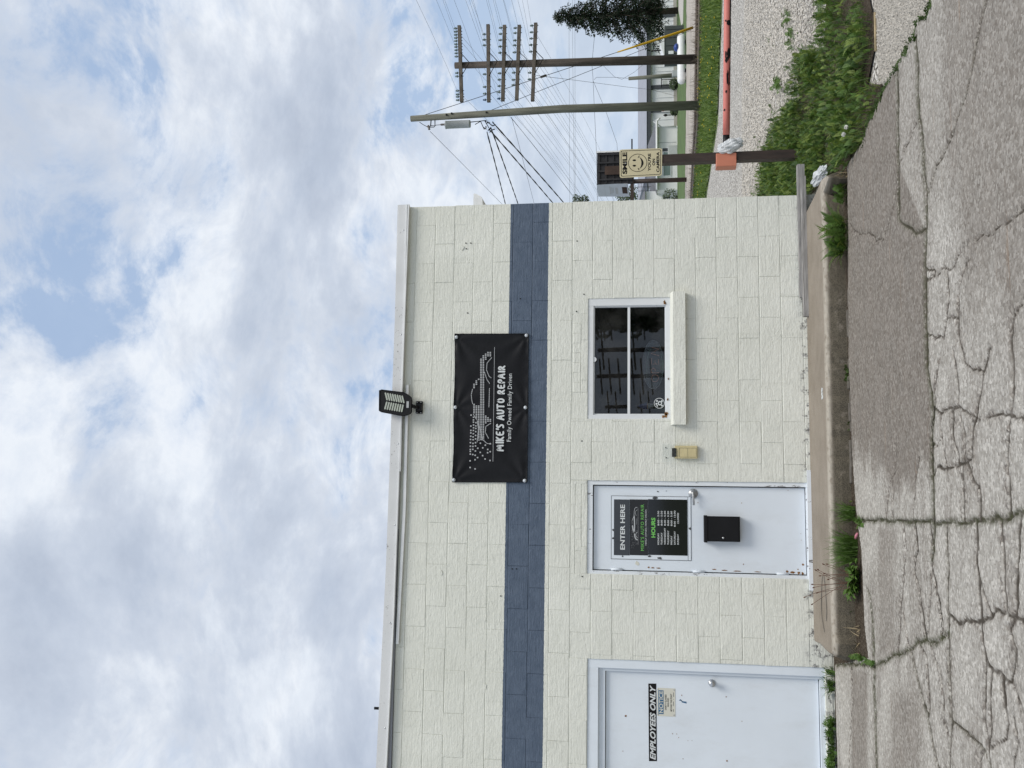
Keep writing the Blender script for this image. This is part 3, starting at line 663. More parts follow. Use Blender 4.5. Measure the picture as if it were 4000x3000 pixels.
# chipped pieces of brick lodged in the seam
for i in range(12):
    y = 1180+i*62+random.uniform(-15, 15)
    x0 = GP(3300+ (y-1180)*.012, y)[0]; yy = GP(3306+(y-1180)*.014, y)[1]; w = random.uniform(.05, .085)
    b = MB().bbox((x0-w, yy-.03, -.03), (x0+w, yy+.03, -.008+random.uniform(-.012, .01)), .008)
    b.build('brick', 'brick_grey', WALK)
for p in ((3212, 1524), (3212, 1538), (3213, 1551)):                       # spots of spilt white paint
    c = GP(*p, ZW); m = MB(); m.gpoly([(c[0]+random.uniform(.6, 1.2)*.022*math.cos(a), c[1]+random.uniform(.6, 1.2)*.035*math.sin(a)) for a in np.linspace(0, 6.0, 11)], ZW+.001, ZW+.004)
    m.build('paint_spot', 'print_white', WALK)
tarm = MB()                                                               # two tarry drip marks on the walk
for pl in ([(3214, 2248), (3210, 2300), (3210, 2400), (3217, 2440), (3222, 2470)], [(3220, 2250), (3228, 2330), (3231, 2400), (3229, 2425)]):
    pg = smoothline([GP(*p, ZW) for p in pl], 2); w = .010
    L_ = [(p[0], p[1]+w*random.uniform(.6, 1.2), ZW+.004) for p in pg]; R2 = [(p[0], p[1]-w*random.uniform(.6, 1.2), ZW+.004) for p in pg]; k = len(pg)
    tarm.add(L_+R2, [(i, i+1, k+i+1, k+i) for i in range(k-1)])
tarm.build('tar_mark', 'tar', WALK, fixn=False)
# ================================================================== SHOP BUILDING
def pbox(V0, V1, y0, y1, Y=0.0):
    """pixel rectangle (V down, y leftwards) -> (x0,z0,x1,z1) on the plane Y"""
    vm, ym = (V0+V1)/2, (y0+y1)/2
    return (WP(vm, y1, Y)[0], WP(V1, ym, Y)[1], WP(vm, y0, Y)[0], WP(V0, ym, Y)[1])
XR = WP(2400, 784)[0]; XL = -7.0; ZTOP = WP(1583, 1500)[1]+.02; ZBOT = -.05
SHOP = thing('shop_building', ((XR+XL)/2, 3.0, 0), 'cream painted concrete block repair shop with a blue band across it', 'building')
dr_o = pbox(2293, 3152, 1881, 2252); ld = pbox(2293, 3212, 2590, 3000); ld_o = (ld[2]-1.28, .06, ld[2], ld[3]); wi_o = pbox(2296, 2618, 1164, 1637)
dr_o = (dr_o[0], .155, dr_o[2], dr_o[3])
lint_w = pbox(2238, 2270, 1226, 1532); lint_d = pbox(2247, 2271, 1890, 2240)
HOLES = [dr_o, ld_o, wi_o]
# mortar core: boxes around the openings, its face a little behind the blocks
core_ = MB()
def subtract(r, holes):
    out = [r]
    for h in holes:
        nx = []
        for a in out:
            x0, z0, x1, z1 = a
            if h[0] >= x1 or h[2] <= x0 or h[1] >= z1 or h[3] <= z0: nx.append(a); continue
            if h[0] > x0: nx.append((x0, z0, h[0], z1))
            if h[2] < x1: nx.append((h[2], z0, x1, z1))
            cx0, cx1 = max(x0, h[0]), min(x1, h[2])
            if h[1] > z0: nx.append((cx0, z0, cx1, h[1]))
            if h[3] < z1: nx.append((cx0, h[3], cx1, z1))
        out = [q for q in nx if q[2]-q[0] > .012 and q[3]-q[1] > .012]
    return out
for a in subtract((XL, ZBOT, XR-.004, ZTOP), HOLES): core_.box((a[0], .0035, a[1]), (a[2], .20, a[3]))
core_.box((XR-.20, .2, ZBOT), (XR-.004, 13, ZTOP)); core_.box((XL, .2, ZBOT), (XL+.2, 13, ZTOP)); core_.box((XL, 12.8, ZBOT), (XR-.004, 13, ZTOP))
core_.build('wall', 'wall_paint', SHOP)
far = MB(); far.box((XL, 0, ZBOT), (-4.6, .0035, ZTOP)); far.build('side_render', 'wall_paint', SHOP)
cache = {}
def block(x0, z0, x1, z1, name='block', j=.0042, dep=.0035):
    w, h = round(x1-x0, 3), round(z1-z0, 3); var = random.randrange(6); key = (w, h, var, name)
    if key not in cache:
        rr = random.Random(hash((w, h, var)) & 0xffff); hg_ = rr.random() < .72; a = w/2-(j*rr.uniform(.1, .4) if hg_ else -.0004); b = h/2-j*rr.uniform(.2, .75); c = .005
        jt = lambda s: rr.uniform(-s, s); y = -.0012+jt(.0016)
        o_ = [(-a+jt(.002), dep+.004, -b+jt(.002)), (a+jt(.002), dep+.004, -b+jt(.002)), (a+jt(.002), dep+.004, b+jt(.002)), (-a+jt(.002), dep+.004, b+jt(.002))]
        m_ = [(p[0], .0004+jt(.0010), p[2]) for p in o_]
        i_ = [(p[0]*(1-c*(.7 if hg_ else .25)/max(a, .01)), y+jt(.0012), p[2]*(1-c*rr.uniform(.7, 1.4)/max(b, .01))) for p in o_]
        v = o_+m_+i_; f = [(8, 9, 10, 11)]+[(k, (k+1) % 4, (k+1) % 4+4, k+4) for k in range(4)]+[(k+4, (k+1) % 4+4, (k+1) % 4+8, k+8) for k in range(4)]
        me = bpy.data.meshes.new(name); me.from_pydata(v, [], f); me.materials.append(MATS['wall_paint']); me.update(); cache[key] = me
    o = bpy.data.objects.new(name, cache[key]); COL.objects.link(o); o.parent = SHOP; L = ORG[SHOP.name]
    o.location = ((x0+x1)/2-L[0], -L[1], (z0+z1)/2-L[2]); return o
BH, BL_ = .2032, .4064; Z0 = .392-.2032*2
HB = HOLES+[lint_w, lint_d]
for k in range(0, 22):
    za, zb = Z0+BH*k, Z0+BH*(k+1)
    za = max(za, ZBOT+.04); zb = min(zb, ZTOP-.005)
    if zb-za < .03: continue
    x1 = XR; first = True; odd = k % 2
    while x1 > -4.6:
        w = BL_/2 if (first and odd) else BL_
        x0 = max(x1-w, -4.6)
        for a in subtract((x0, za, x1, zb), HB): block(*a)
        x1 = x0; first = False
for lb, n_ in ((lint_w, 8), (lint_d, 8)):
    for i in range(n_):
        s_ = (lb[2]-lb[0])/n_; block(lb[0]+i*s_, lb[1], lb[0]+(i+1)*s_, lb[3], 'brick', .005)
# anchor holes left in the wall
for p in ((2001, 2222), (2017, 2222), (1956, 2328), (1820, 950), (1839, 950), (1822, 972), (2033, 1167), (2281, 1150), (2252, 1217), (2254, 942), (1827, 1223), (2273, 1723), (2274, 2252)):
    x, z = WP(*p); m = MB(); m.poly(circ(x, z, .006, .007, 9), -.0065, -.002); m.build('anchor_hole', 'print_black', SHOP)
for p in ((1722, 2236), (1893, 2682), (1804, 968)):
    x, z = WP(*p); m = MB(); m.poly([(x+random.uniform(.6, 1.2)*.028*math.cos(a), z+random.uniform(.6, 1.2)*.02*math.sin(a)) for a in np.linspace(0, 6, 10)], -.0075, -.002); m.build('paint_blister', 'wall_paint', SHOP)
# roof, metal fascia and trim
rf = MB(); rf.box((XL-.02, -.02, ZTOP+.005), (XR+.0, 13.05, ZTOP+.07)); rf.build('roof', 'roof_grey', SHOP)
def along(V_of_y, ys, y0, y1, dz, name, mat):
    m = MB(); pts_ = [WP(V_of_y(y), y) for y in ys]; pts_[0] = (XR+.012, pts_[0][1])
    vs_ = []
    for x, z in pts_: vs_ += [(x, y0, z-dz), (x, y1, z-dz), (x, y1, z), (x, y0, z)]
    fs = [(4*i+j, 4*i+(j+1) % 4, 4*i+4+(j+1) % 4, 4*i+4+j) for i in range(len(pts_)-1) for j in range(4)]; e = 4*(len(pts_)-1)
    m.add(vs_, fs+[(3, 2, 1, 0), (e, e+1, e+2, e+3)]); return m.build(name, mat, SHOP)
YF = [804, 1100, 1400, 1700, 1840]; ftop = lambda y: np.interp(y, [804, 1840, 3000, 4200], [1558, 1532, 1475, 1410])
along(ftop, YF, -.045, .03, .098, 'fascia', 'fascia_metal'); along(lambda y: ftop(y)-1, [1838, 2200, 2600, 3000, 4200], -.049, .03, .102, 'fascia', 'fascia_metal')
along(lambda y: ftop(y)+33.5, [804, 1500, 1842], -.058, -.03, .012, 'drip_edge', 'trim_white'); along(lambda y: ftop(y)+37, [1842, 2400, 3000, 4200], -.060, -.03, .010, 'drip_edge', 'trim_white')
m = MB(); q = [WP(V, y) for V, y in ((1585, 1505), (1573, 1990), (1545, 2514))]
vs_ = []
for x, z in q: vs_ += [(x, -.032, z-.038), (x, -.004, z-.038), (x, -.004, z-.010), (x, -.032, z-.010)]
m.add(vs_, [(4*i+j, 4*i+(j+1) % 4, 4*i+4+(j+1) % 4, 4*i+4+j) for i in range(2) for j in range(4)]+[(3, 2, 1, 0), (8, 9, 10, 11)]); m.build('trim_strip', 'trim_white', SHOP)
for y in (905, 1310, 1735, 2050, 2430, 2840):
    x, z = WP(ftop(y)+26, y); MB().lathe([(.009, 0), (.009, .003), (.005, .006)], (x, -.046, z), (0, -1, 0), 10).build('screw', 'steel', SHOP)
x, z = WP(1478, 2765); MB().box((x-.012, -.03, z-.01), (x+.012, -.015, z+.035)).build('vent_stub', 'black_metal', SHOP)
# eave end of a rear gutter beyond the right corner
a = [WP(V, y, 1.6) for V, y in ((1848, 800), (1850, 756), (1857, 756), (1880, 768), (1884, 776), (1898, 803))]
a = [(XR-.03, a[0][1])]+a[1:5]+[(XR-.03, a[5][1])]
m = MB(); m.poly(a, 1.6, 11.0); m.build('gutter', 'trim_white', SHOP)

# --- window (part) with frame, bars, panes, sill
wx0, wz0, wx1, wz1 = wi_o
px0, pz0, px1, pz1 = pbox(2317, 2602, 1192, 1620)
fr = MB()
for a, b in (((wx0, .008, wz0), (px0, .09, wz1)), ((px1, .008, wz0), (wx1, .09, wz1)), ((px0, .010, pz1), (px1, .09, wz1)), ((px0, .010, wz0), (px1, .09, pz0))): fr.box(a, b)
WIN = fr.build('window', 'window_frame_white', SHOP)
ir = MB(); e = .012
for a, b in (((px0, .028, pz0), (px0+e, .07, pz1)), ((px1-e, .028, pz0), (px1, .07, pz1)), ((px0+e, .03, pz1-e), (px1-e, .07, pz1)), ((px0+e, .03, pz0), (px1-e, .07, pz0+e))): ir.box(a, b)
ir.build('inner_frame', 'window_frame_white', WIN)
zm0, zm1 = WP(2461, 1400)[1], WP(2451, 1400)[1]
MB().box((px0+e, .026, zm0), (px1-e, .068, zm1)).build('glazing_bar', 'window_frame_white', WIN)
m = MB(); m.add([(px0+e, .055, zm1), (px1-e, .055, zm1), (px1-e, .055, pz1-e), (px0+e, .055, pz1-e)], [(0, 1, 2, 3)]); m.build('pane', 'window_glass', WIN, fixn=False)
m = MB(); tl = (zm0-pz0)*.018; m.add([(px0+e, .060-tl, pz0+e), (px1-e, .060-tl, pz0+e), (px1-e, .060, zm0), (px0+e, .060, zm0)], [(0, 1, 2, 3)]); m.build('pane', 'window_glass', WIN, fixn=False)
sx0, sz0, sx1, sz1 = pbox(2630, 2678, 1138, 1658, -.07)
m = MB(); m.add([(sx0, -.072, sz0), (sx1, -.072, sz0), (sx1, -.072, sz1), (sx0, -.072, sz1), (sx0, -.002, sz0), (sx1, -.002, sz0), (sx1, -.002, sz1+.026), (sx0, -.002, sz1+.026)], [(0, 1, 2, 3), (3, 2, 6, 7), (0, 3, 7, 4), (1, 5, 6, 2), (0, 4, 5, 1), (4, 7, 6, 5)]); m.build('sill', 'wall_paint', WIN)
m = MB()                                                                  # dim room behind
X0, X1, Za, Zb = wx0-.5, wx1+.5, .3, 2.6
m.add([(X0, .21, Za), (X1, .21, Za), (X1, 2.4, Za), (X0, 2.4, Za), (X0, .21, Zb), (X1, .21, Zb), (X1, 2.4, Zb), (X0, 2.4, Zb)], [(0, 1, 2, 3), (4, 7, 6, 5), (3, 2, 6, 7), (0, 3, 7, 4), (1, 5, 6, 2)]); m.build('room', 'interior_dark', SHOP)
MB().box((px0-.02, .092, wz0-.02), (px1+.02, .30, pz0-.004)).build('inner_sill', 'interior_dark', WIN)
x, z = WP(2317, 1403); MB().poly(circ(x, z-.006, .026, .026, 14), .018, .027).build('latch', 'window_frame_white', WIN)
for (V, y, r) in ((2600, 1622, .03), (2604, 1615, .02), (2590, 1627, .018), (2599, 1184, .014), (2596, 1180, .02), (2608, 1560, .012), (2611, 1480, .012)):
    x, z = WP(V, y); m = MB(); m.poly([(x+random.uniform(.5, 1.2)*r*math.cos(a), z+random.uniform(.4, 1.1)*r*.8*math.sin(a)) for a in np.linspace(0, 6, 11)], .0045, .0098); m.build('rust_patch', 'rust', WIN)

# --- middle door
def blob(Y, V, y, rx, rz, name, mat, parent, dy=.0025):
    x, z = WP(V, y, Y); m = MB(); n_ = 12
    if name == 'rust_patch': rx *= .62; rz *= .62
    m.poly([(x+random.uniform(.55, 1.15)*rx*math.cos(a), z+random.uniform(.55, 1.15)*rz*math.sin(a)) for a in np.linspace(0, 2*math.pi*(n_-1)/n_, n_)], Y-dy, Y+.002); return m.build(name, mat, parent)
YD = .045
dx0, dz0, dx1, dz1 = pbox(2319, 3146, 1902, 2234, YD)
DOOR = MB().bbox((dx0, YD, dz0), (dx1, YD+.045, dz1), .002).build('door', 'door_white', SHOP)
fr = MB(); gp = .009; x0, z0, x1, z1 = dr_o
fr.box((x0, .012, z0), (dx0-gp, .11, z1)); fr.box((dx1+gp, .012, z0), (x1, .11, z1)); fr.box((dx0-gp, .013, dz1+gp), (dx1+gp, .11, z1)); fr.box((dx0-gp, .02, z0-.005), (dx1+gp, .11, dz0-.006))
fr.build('door_frame', 'frame_white', DOOR)
MB().box((x0, .105, z0), (x1, .13, z1)).build('gap_shade_backing', 'interior_dark', DOOR)  # near-black plate behind the leaf; the gap's shade is in its colour
for V in (2409, 2729, 3058):
    y = np.interp(V, [2409, 3058], [2224, 2242]); x, z = WP(V, y, .03); hg = MB().tube([(x, .036, z-.055), (x, .036, z+.055)], .011, 10); HG = hg.build('hinge', 'frame_clean', DOOR)
lx0, lz0, lx1, lz1 = pbox(2387, 2700, 1938, 2187, YD); t_ = .0035
m = MB()
for a in (rect(lx0, lz0, lx0+t_, lz1), rect(lx1-t_, lz0, lx1, lz1), rect(lx0+t_, lz1-t_, lx1-t_, lz1), rect(lx0+t_, lz0, lx1-t_, lz0+t_), rect(lx0+t_, lz0+.03, lx1-t_, lz0+.033)): m.poly(a, YD-.0035, YD+.002)
m.build('light_frame_seam', 'peeled', DOOR)
m = MB(); m.poly(rect(lx0+.004, lz0+.004, lx1-.004, lz1-.004), YD-.0022, YD+.001); m.build('light_frame', 'door_white', DOOR)
for V, y, rx, rz in ((2560, 1945, .018, .030), (2537, 2173, .010, .022), (2576, 2180, .012, .030), (2695, 2065, .015, .012), (2395, 2070, .014, .010), (2395, 2102, .012, .012), (2432, 2173, .008, .010), (2570, 1920, .006, .010), (2602, 1918, .004, .004)): blob(YD-.0022, V, y, rx, rz, 'peeled_patch', 'peeled', DOOR)
for V, y, rx, rz in ((2534, 2216, .012, .02), (2550, 2218, .011, .03), (2572, 2219, .009, .035), (2790, 2224, .009, .035), (2830, 2228, .008, .05), (2880, 2231, .008, .06), (2960, 2234, .007, .06), (3075, 2232, .020, .02), (3095, 2236, .017, .04), (3120, 2238, .02, .025), (3137, 2205, .016, .018), (3135, 2240, .02, .02), (2904, 2204, .010, .009), (2726, 1964, .006, .007), (2897, 1965, .007, .006), (3117, 2224, .010, .01), (3078, 1916, .005, .005), (3130, 2110, .005, .004), (3128, 2085, .005, .005)): blob(YD, V, y, rx, rz, 'rust_patch', 'rust', DOOR)
blob(YD, 2490, 2201, .026, .022, 'tape_scrap', 'notice_cream', DOOR)
x, z = WP(2707.5, 1928, YD)
hd = MB().lathe([(.046, 0), (.046, .006), (.040, .014), (.020, .017), (.018, .05), (.0, .052)], (x, YD, z), (0, -1, 0), 28); hd.tube([(x, YD-.042, z), (x-.02, YD-.045, z), (x-.06, YD-.046, z-.001), (x-.112, YD-.046, z-.004)], [.013, .012, .010, .009], 10)
HD = hd.build('handle', 'satin_nickel', DOOR)
# white flaking threshold under both doors
th = MB(); th.box((x0 if False else dr_o[0]-.1, -.028, .13), (dr_o[2]+.12, .02, .186)); th.build('threshold', 'frame_white', SHOP)

# --- left door
YE = .075
ex0, ez0, ex1, ez1 = pbox(2366, 3200, 2637, 3000, YE); ex0 = ex1-1.07
DOORL = MB().bbox((ex0, YE, ez0), (ex1, YE+.045, ez1), .002).build('door', 'door_white', SHOP); DOORL['label'] = 'plain white steel door for employees'
fr = MB(); x0, z0, x1, z1 = ld_o; s1 = WP(2800, 2625, .03)[0]; s2 = WP(2336, 2800, .03)[1]
fr.box((s1, .012, z0), (x1, .12, z1)); fr.box((x0, .013, s2), (s1, .12, z1)); fr.box((ex1+.005, .045, z0), (s1, .12, s2)); fr.box((ex0-.005, .046, ez1+.005), (ex1+.005, .12, s2)); fr.box((x0, .012, z0), (ex0-.005, .12, s2)); fr.box((ex0-.005, .03, z0-.02), (ex1+.005, .12, ez0-.006))
fr.build('door_frame', 'frame_clean', DOORL)
MB().box((x0, .125, z0), (x1, .14, z1)).build('gap_shade_backing', 'interior_dark', DOORL)  # same backing here, coloured near-black to shade the gap
x, z = WP(2781, 2668, YE)
MB().lathe([(.034, 0), (.034, .005), (.028, .012), (.014, .016), (.014, .034), (.026, .040), (.031, .052), (.028, .066), (.016, .071), (.0, .072)], (x, YE, z), (0, -1, 0), 24).build('knob', 'steel', DOORL)
for V, y, r in ((2444, 2796, .010), (2837, 2722, .006), (2663, 2716, .005), (2668, 2964, .005), (2840, 2972, .008), (2627, 2866, .005), (2643, 2867, .004), (2651, 2881, .004), (2898, 2817, .004), (2687, 2893, .003), (2703, 2893, .003), (2433, 2934, .004)): blob(YE, V, y, r, r, 'rust_spot', 'rust', DOORL)
m = MB(); m.poly([WP(2652, 2736, YE), WP(2658, 2731, YE), WP(2664, 2744, YE), WP(2682, 2748, YE), WP(2681, 2741, YE), WP(2666, 2739, YE)], YE-.002, YE+.001); m.build('tape_scrap', 'print_blue', DOORL)

# ================================================================== THINGS ON THE WALL
# --- vinyl banner
BN = thing('banner', W3(1920, 1595, -.02), 'black vinyl banner with white lettering and a halftone car', 'banner')
nu, nv = 72, 40; cor = [[1769, 1883], [1779, 1306], [2059, 1883], [2064, 1305]]
gro = [(1785, 1319), (1781, 1592), (1775, 1875), (2058, 1312), (2054, 1593), (2051, 1878)]; grw = [WP(*p) for p in gro]
vs_ = []
for j in range(nv+1):
    for i in range(nu+1):
        u, v = i/nu, j/nv
        V = (cor[0][0]*(1-u)+cor[1][0]*u)*(1-v)+(cor[2][0]*(1-u)+cor[3][0]*u)*v; y = (cor[0][1]*(1-u)+cor[1][1]*u)*(1-v)+(cor[2][1]*(1-u)+cor[3][1]*u)*v
        if j == 0: V += 3*math.sin(u*math.pi*2)**2
        x, z = WP(V, y); d = 0
        for k, (qx, qz) in enumerate(grw):
            r = math.hypot(x-qx, z-qz); a = math.atan2(z-qz, x-qx); d += .010*math.exp(-r/.22)*math.sin(a*9+k*1.7)*min(1, r/.04)
        ed = min(u, 1-u, v, 1-v); d += .003*math.sin(u*70)*math.exp(-ed*40)+.006*math.sin(u*5+v*3)
        vs_.append((x, -.020+max(-.012, min(.012, d)), z))
m = MB(); m.add(vs_, [(j*(nu+1)+i, j*(nu+1)+i+1, (j+1)*(nu+1)+i+1, (j+1)*(nu+1)+i) for j in range(nv) for i in range(nu)], True); SHEET = m.build('sheet', 'banner_vinyl', BN, fixn=False)
hem = MB(); k_ = nu+1
for j in (0, nv):
    pts_ = [vs_[j*k_+i] for i in range(0, k_, 2)]; hem.tube([(p[0], p[1]+.001, p[2]) for p in pts_], .004, 6)
for i in (0, nu):
    pts_ = [vs_[j*k_+i] for j in range(0, nv+1, 2)]; hem.tube([(p[0], p[1]+.001, p[2]) for p in pts_], .004, 6)
hem.build('hem', 'banner_vinyl', BN)
for qx, qz in grw:
    wsh = MB().lathe([(.0175, 0), (.0175, .0015), (.008, .002), (.008, .003), (.005, .005), (0, .0055)], (qx, -.031, qz), (0, -1, 0), 22).build('washer', 'washer', BN)
ZP = lambda a, b: WP(1700+a/2.369, 1250+b/2.369, -.035)
pr = MB()
def sq(a, b, s=4.8, t=5.6):
    x, z = ZP(a, b); k = 1/2.369*9.7/F; hx, hz = s*k, t*k; pr.add([(x-hx, -.035, z-hz), (x+hx, -.035, z-hz), (x+hx, -.035, z+hz), (x-hx, -.035, z+hz)], [(0, 1, 2, 3)])
for a, b in ((323, 1303), (323, 1365), (369, 1378), (369, 1293), (392, 1273), (417, 1225), (439, 1255), (462, 1286), (507, 1300), (509, 1218), (485, 1228), (486, 1198), (440, 1183), (464, 1158), (418, 1140), (394, 1187), (370, 1252), (348, 1245), (325, 1241), (325, 1216), (372, 1212), (348, 1197), (325, 1198), (326, 1168), (349, 1170), (373, 1165), (326, 1135), (350, 1142), (373, 1135), (327, 1105), (351, 1108), (374, 1100), (329, 1076), (351, 1082), (374, 1068), (330, 1045), (353, 1052), (375, 1033), (330, 1022), (353, 1022), (330, 982), (355, 997), (376, 1003), (355, 972), (376, 980), (377, 950), (354, 945), (354, 925), (355, 900), (332, 880), (405, 1110), (447, 1110), (510, 1145)): sq(a, b, 6.2, 6.6)
body = [(410, 380), (440, 330), (490, 288), (524, 288), (526, 325), (470, 352), (452, 420), (462, 520), (456, 700), (458, 800), (462, 880), (512, 908), (514, 942), (460, 960), (446, 1112), (400, 1112), (386, 920), (358, 870), (345, 772), (380, 788), (412, 800), (412, 560), (408, 470)]
wsc = [(408, 528), (352, 600), (342, 640), (352, 655), (378, 600), (405, 560)]
for a in np.arange(338, 530, 21.5):
    for b in np.arange(285, 1118, 15.5):
        if inpoly(np.array(a), np.array(b), body) or inpoly(np.array(a), np.array(b), wsc): sq(a, b, 5.2, 7.2)
def dashed(pl, w=4.5, d=12, gap=5):
    for (a0, b0), (a1, b1) in zip(pl[:-1], pl[1:]):
        L = math.hypot(a1-a0, b1-b0); s_ = 0
        while s_ < L:
            e_ = min(L, s_+d); q0, q1 = ZP(a0+(a1-a0)*s_/L, b0+(b1-b0)*s_/L), ZP(a0+(a1-a0)*e_/L, b0+(b1-b0)*e_/L); ribbon(pr, [q0, q1], w/2.369*9.7/F*1.4, -.0352); s_ += d+gap
dashed([(345, 640), (334, 690), (337, 735), (346, 775)]); dashed([(522, 348), (480, 398), (474, 460), (498, 520), (518, 536)]); dashed([(455, 480), (478, 550), (505, 590)]); dashed([(502, 632), (497, 806)])
dashed([(515, 955), (468, 985), (464, 1040), (494, 1096)]); dashed([(446, 1112), (478, 1142), (516, 1147)]); dashed([(386, 920), (400, 1010), (388, 1130)]); dashed([(352, 870), (400, 950), (440, 1112)])
ribbon(pr, [ZP(549, 252), ZP(543, 700), ZP(534, 1310)], .004, -.0352)
pr.build('car_print', 'print_grey', BN, fixn=False)
GL = {'M': [[(0, 0), (.12, .98), (.42, .35), (.62, .35), (.95, 1), (1.02, .02)]], 'I': [[(.15, 0), (.18, 1)]], 'K': [[(.08, 0), (.1, 1)], [(.72, .98), (.14, .45), (.75, .0)]], 'E': [[(.7, .97), (.1, .95), (.08, .03), (.75, .05)], [(.1, .5), (.6, .53)]], "'": [[(.2, 1.02), (.12, .72)]], 'S': [[(.68, .9), (.35, 1), (.1, .78), (.3, .56), (.62, .38), (.55, .08), (.05, .06)]], 'A': [[(0, 0), (.4, 1), (.52, .95), (.82, .0)], [(.18, .36), (.7, .38)]], 'U': [[(.06, .98), (.08, .2), (.36, .0), (.68, .25), (.72, 1)]], 'T': [[(0, .97), (.85, 1)], [(.44, .98), (.40, 0)]], 'O': [[(.4, 1), (.08, .7), (.1, .2), (.42, 0), (.75, .3), (.74, .75), (.4, 1)]], 'R': [[(.1, 0), (.12, .98), (.55, .95), (.66, .72), (.5, .52), (.14, .46)], [(.3, .46), (.78, 0)]], 'P': [[(.1, 0), (.12, .98), (.58, .95), (.7, .72), (.55, .5), (.14, .44)]]}
AD = {'M': 1.22, 'I': .42, 'K': .95, 'E': .92, "'": .34, 'S': .86, 'A': 1.0, 'U': .92, 'T': .98, 'O': .95, 'R': .95, 'P': .85, ' ': .55}
txt = "MIKE'S AUTO REPAIR"; tot = sum(AD[c] for c in txt); xs0, xs1 = ZP(600, 1208)[0], ZP(615, 412)[0]; zt0, zt1 = ZP(560, 1208)[1], ZP(630, 1208)[1]; zr0, zr1 = ZP(588, 420)[1], ZP(645, 420)[1]
lm = MB(); cx = 0; k_ = 0
for c in txt:
    for stk in GL.get(c, []):
        q = []
        for a, b in smoothline(stk, 2):
            u = (cx+a*.84)/tot; x = xs0+(xs1-xs0)*u; top = zt0+(zr0-zt0)*u; bot = zt1+(zr1-zt1)*u; q.append((x, bot+(top-bot)*b))
        ribbon(lm, q, .0165, -.0354-.00006*k_); k_ += 1
    cx += AD[c]
lm.build('lettering', 'print_white', BN, fixn=False)
b0 = ZP(708, 1125); b1 = ZP(676, 497); lettering('small_lettering', 'Family Owned Family Driven', (b0[0], b0[1]-.006, b1[0], b1[1]+.004), -.035, 'print_white', BN, .004, 0, 1.08)

# --- solar flood lamp
FL = thing('flood_lamp', W3(1638, 1591, -.02), 'black solar flood lamp with two rows of lenses at the roof edge', 'lamp')
ZL = lambda a, b, Y: WP(1400+a/4.1475, 1400+b/4.1475, Y)
a, b = ZL(1036, 895, -.02), ZL(933, 693, -.02); MB().poly(rrect(a[0], a[1], b[0], b[1], .008), -.022, -.003).build('bracket_plate', 'black_metal', FL)
c = ZL(985, 795, -.05); d = ZL(850, 772, -.10)
m = MB(); m.bbox((c[0]-.032, -.07, c[1]-.026), (c[0]+.032, -.02, c[1]+.026), .008); m.tube([(c[0], -.055, c[1]+.0), (c[0], -.085, c[1]+.035), (d[0], -.105, d[1]-.02), (d[0], -.11, d[1]+.03)], .018, 12); m.build('arm', 'black_metal', FL)
for q in ((952, 713), (1014, 709), (949, 880), (1011, 880)):
    x, z = ZL(*q, -.022); MB().lathe([(.0065, 0), (.0065, .004), (.003, .006)], (x, -.022, z), (0, -1, 0), 8).build('screw', 'steel', FL)
hp = [ZL(*q, -.14) for q in ((342, 846), (345, 520), (380, 512), (740, 556), (800, 590), (848, 625), (858, 660), (850, 870), (830, 895), (745, 930), (715, 930), (375, 866))]
HEADL = MB().poly(hp, -.145, -.095).build('lamp_head', 'black_plastic', FL)
rim = MB(); rim.tube([(p[0], -.146, p[1]) for p in hp+[hp[0]]], .006, 6); rim.build('rim', 'black_plastic', HEADL)
for i in range(8):
    t_ = i/7; 
    for (p0, p1) in (((440+t_*270, 565+t_*50), (466+t_*270, 668+t_*46)), ((460+t_*262, 712+t_*48), (432+t_*270, 815+t_*44))):
        q0, q1 = ZL(*p0, -.147), ZL(*p1, -.147); m = MB(); dx, dz = q1[0]-q0[0], q1[1]-q0[1]; L = math.hypot(dx, dz); ux, uz = dx/L, dz/L; r = .0078; out = []
        for c_, a0 in ((q1, -90), (q0, 90)):
            for k in range(7):
                a_ = math.radians(a0+30*k); out.append((c_[0]+r*(math.cos(a_)*ux-math.sin(a_)*uz), c_[1]+r*(math.cos(a_)*uz+math.sin(a_)*ux)))
        m.poly(out, -.151, -.144); m.build('lens', 'lens', HEADL)
a, b = ZL(815, 800, -.147), ZL(780, 695, -.147); MB().poly(rect(a[0], a[1], b[0], b[1]), -.1475, -.144).build('sensor', 'print_grey', HEADL)

# --- hours sign on the middle door
def pb(V0, V1, y0, y1, Y): return pbox(V0, V1, y0, y1, Y)
HS = thing('hours_sign', W3(2540, 2060, YD-.004), 'black and grey opening hours sign on the middle white door', 'sign')
s_ = YD-.004
for nm, mt, V0, V1 in (('top_band', 'sign_grey', 2398, 2459.5), ('logo_band', 'sign_black', 2460, 2531), ('hours_band', 'glass_black', 2531.5, 2685)):
    b = pb(V0, V1, 1951, 2169, s_); MB().poly(rect(*b), s_, YD-.0005).build(nm, mt, HS)
e_ = s_-.0012
lettering('lettering', 'ENTER HERE', pb(2423, 2441, 1971, 2147, e_), e_, 'print_white', HS, .025)
lettering('lettering', "MIKE'S AUTO REPAIR", pb(2502.5, 2515.5, 1970, 2151, e_), e_, 'print_green', HS, 0, 0, 1.12)
lettering('lettering', 'FAMILY OWNED, FAMILY DRIVEN', pb(2520, 2527, 1991, 2130, e_), e_, 'print_white', HS, 0, 0, 1.08)
lettering('lettering', 'HOURS', pb(2544, 2560, 2022, 2100, e_), e_, 'print_green', HS, .04)
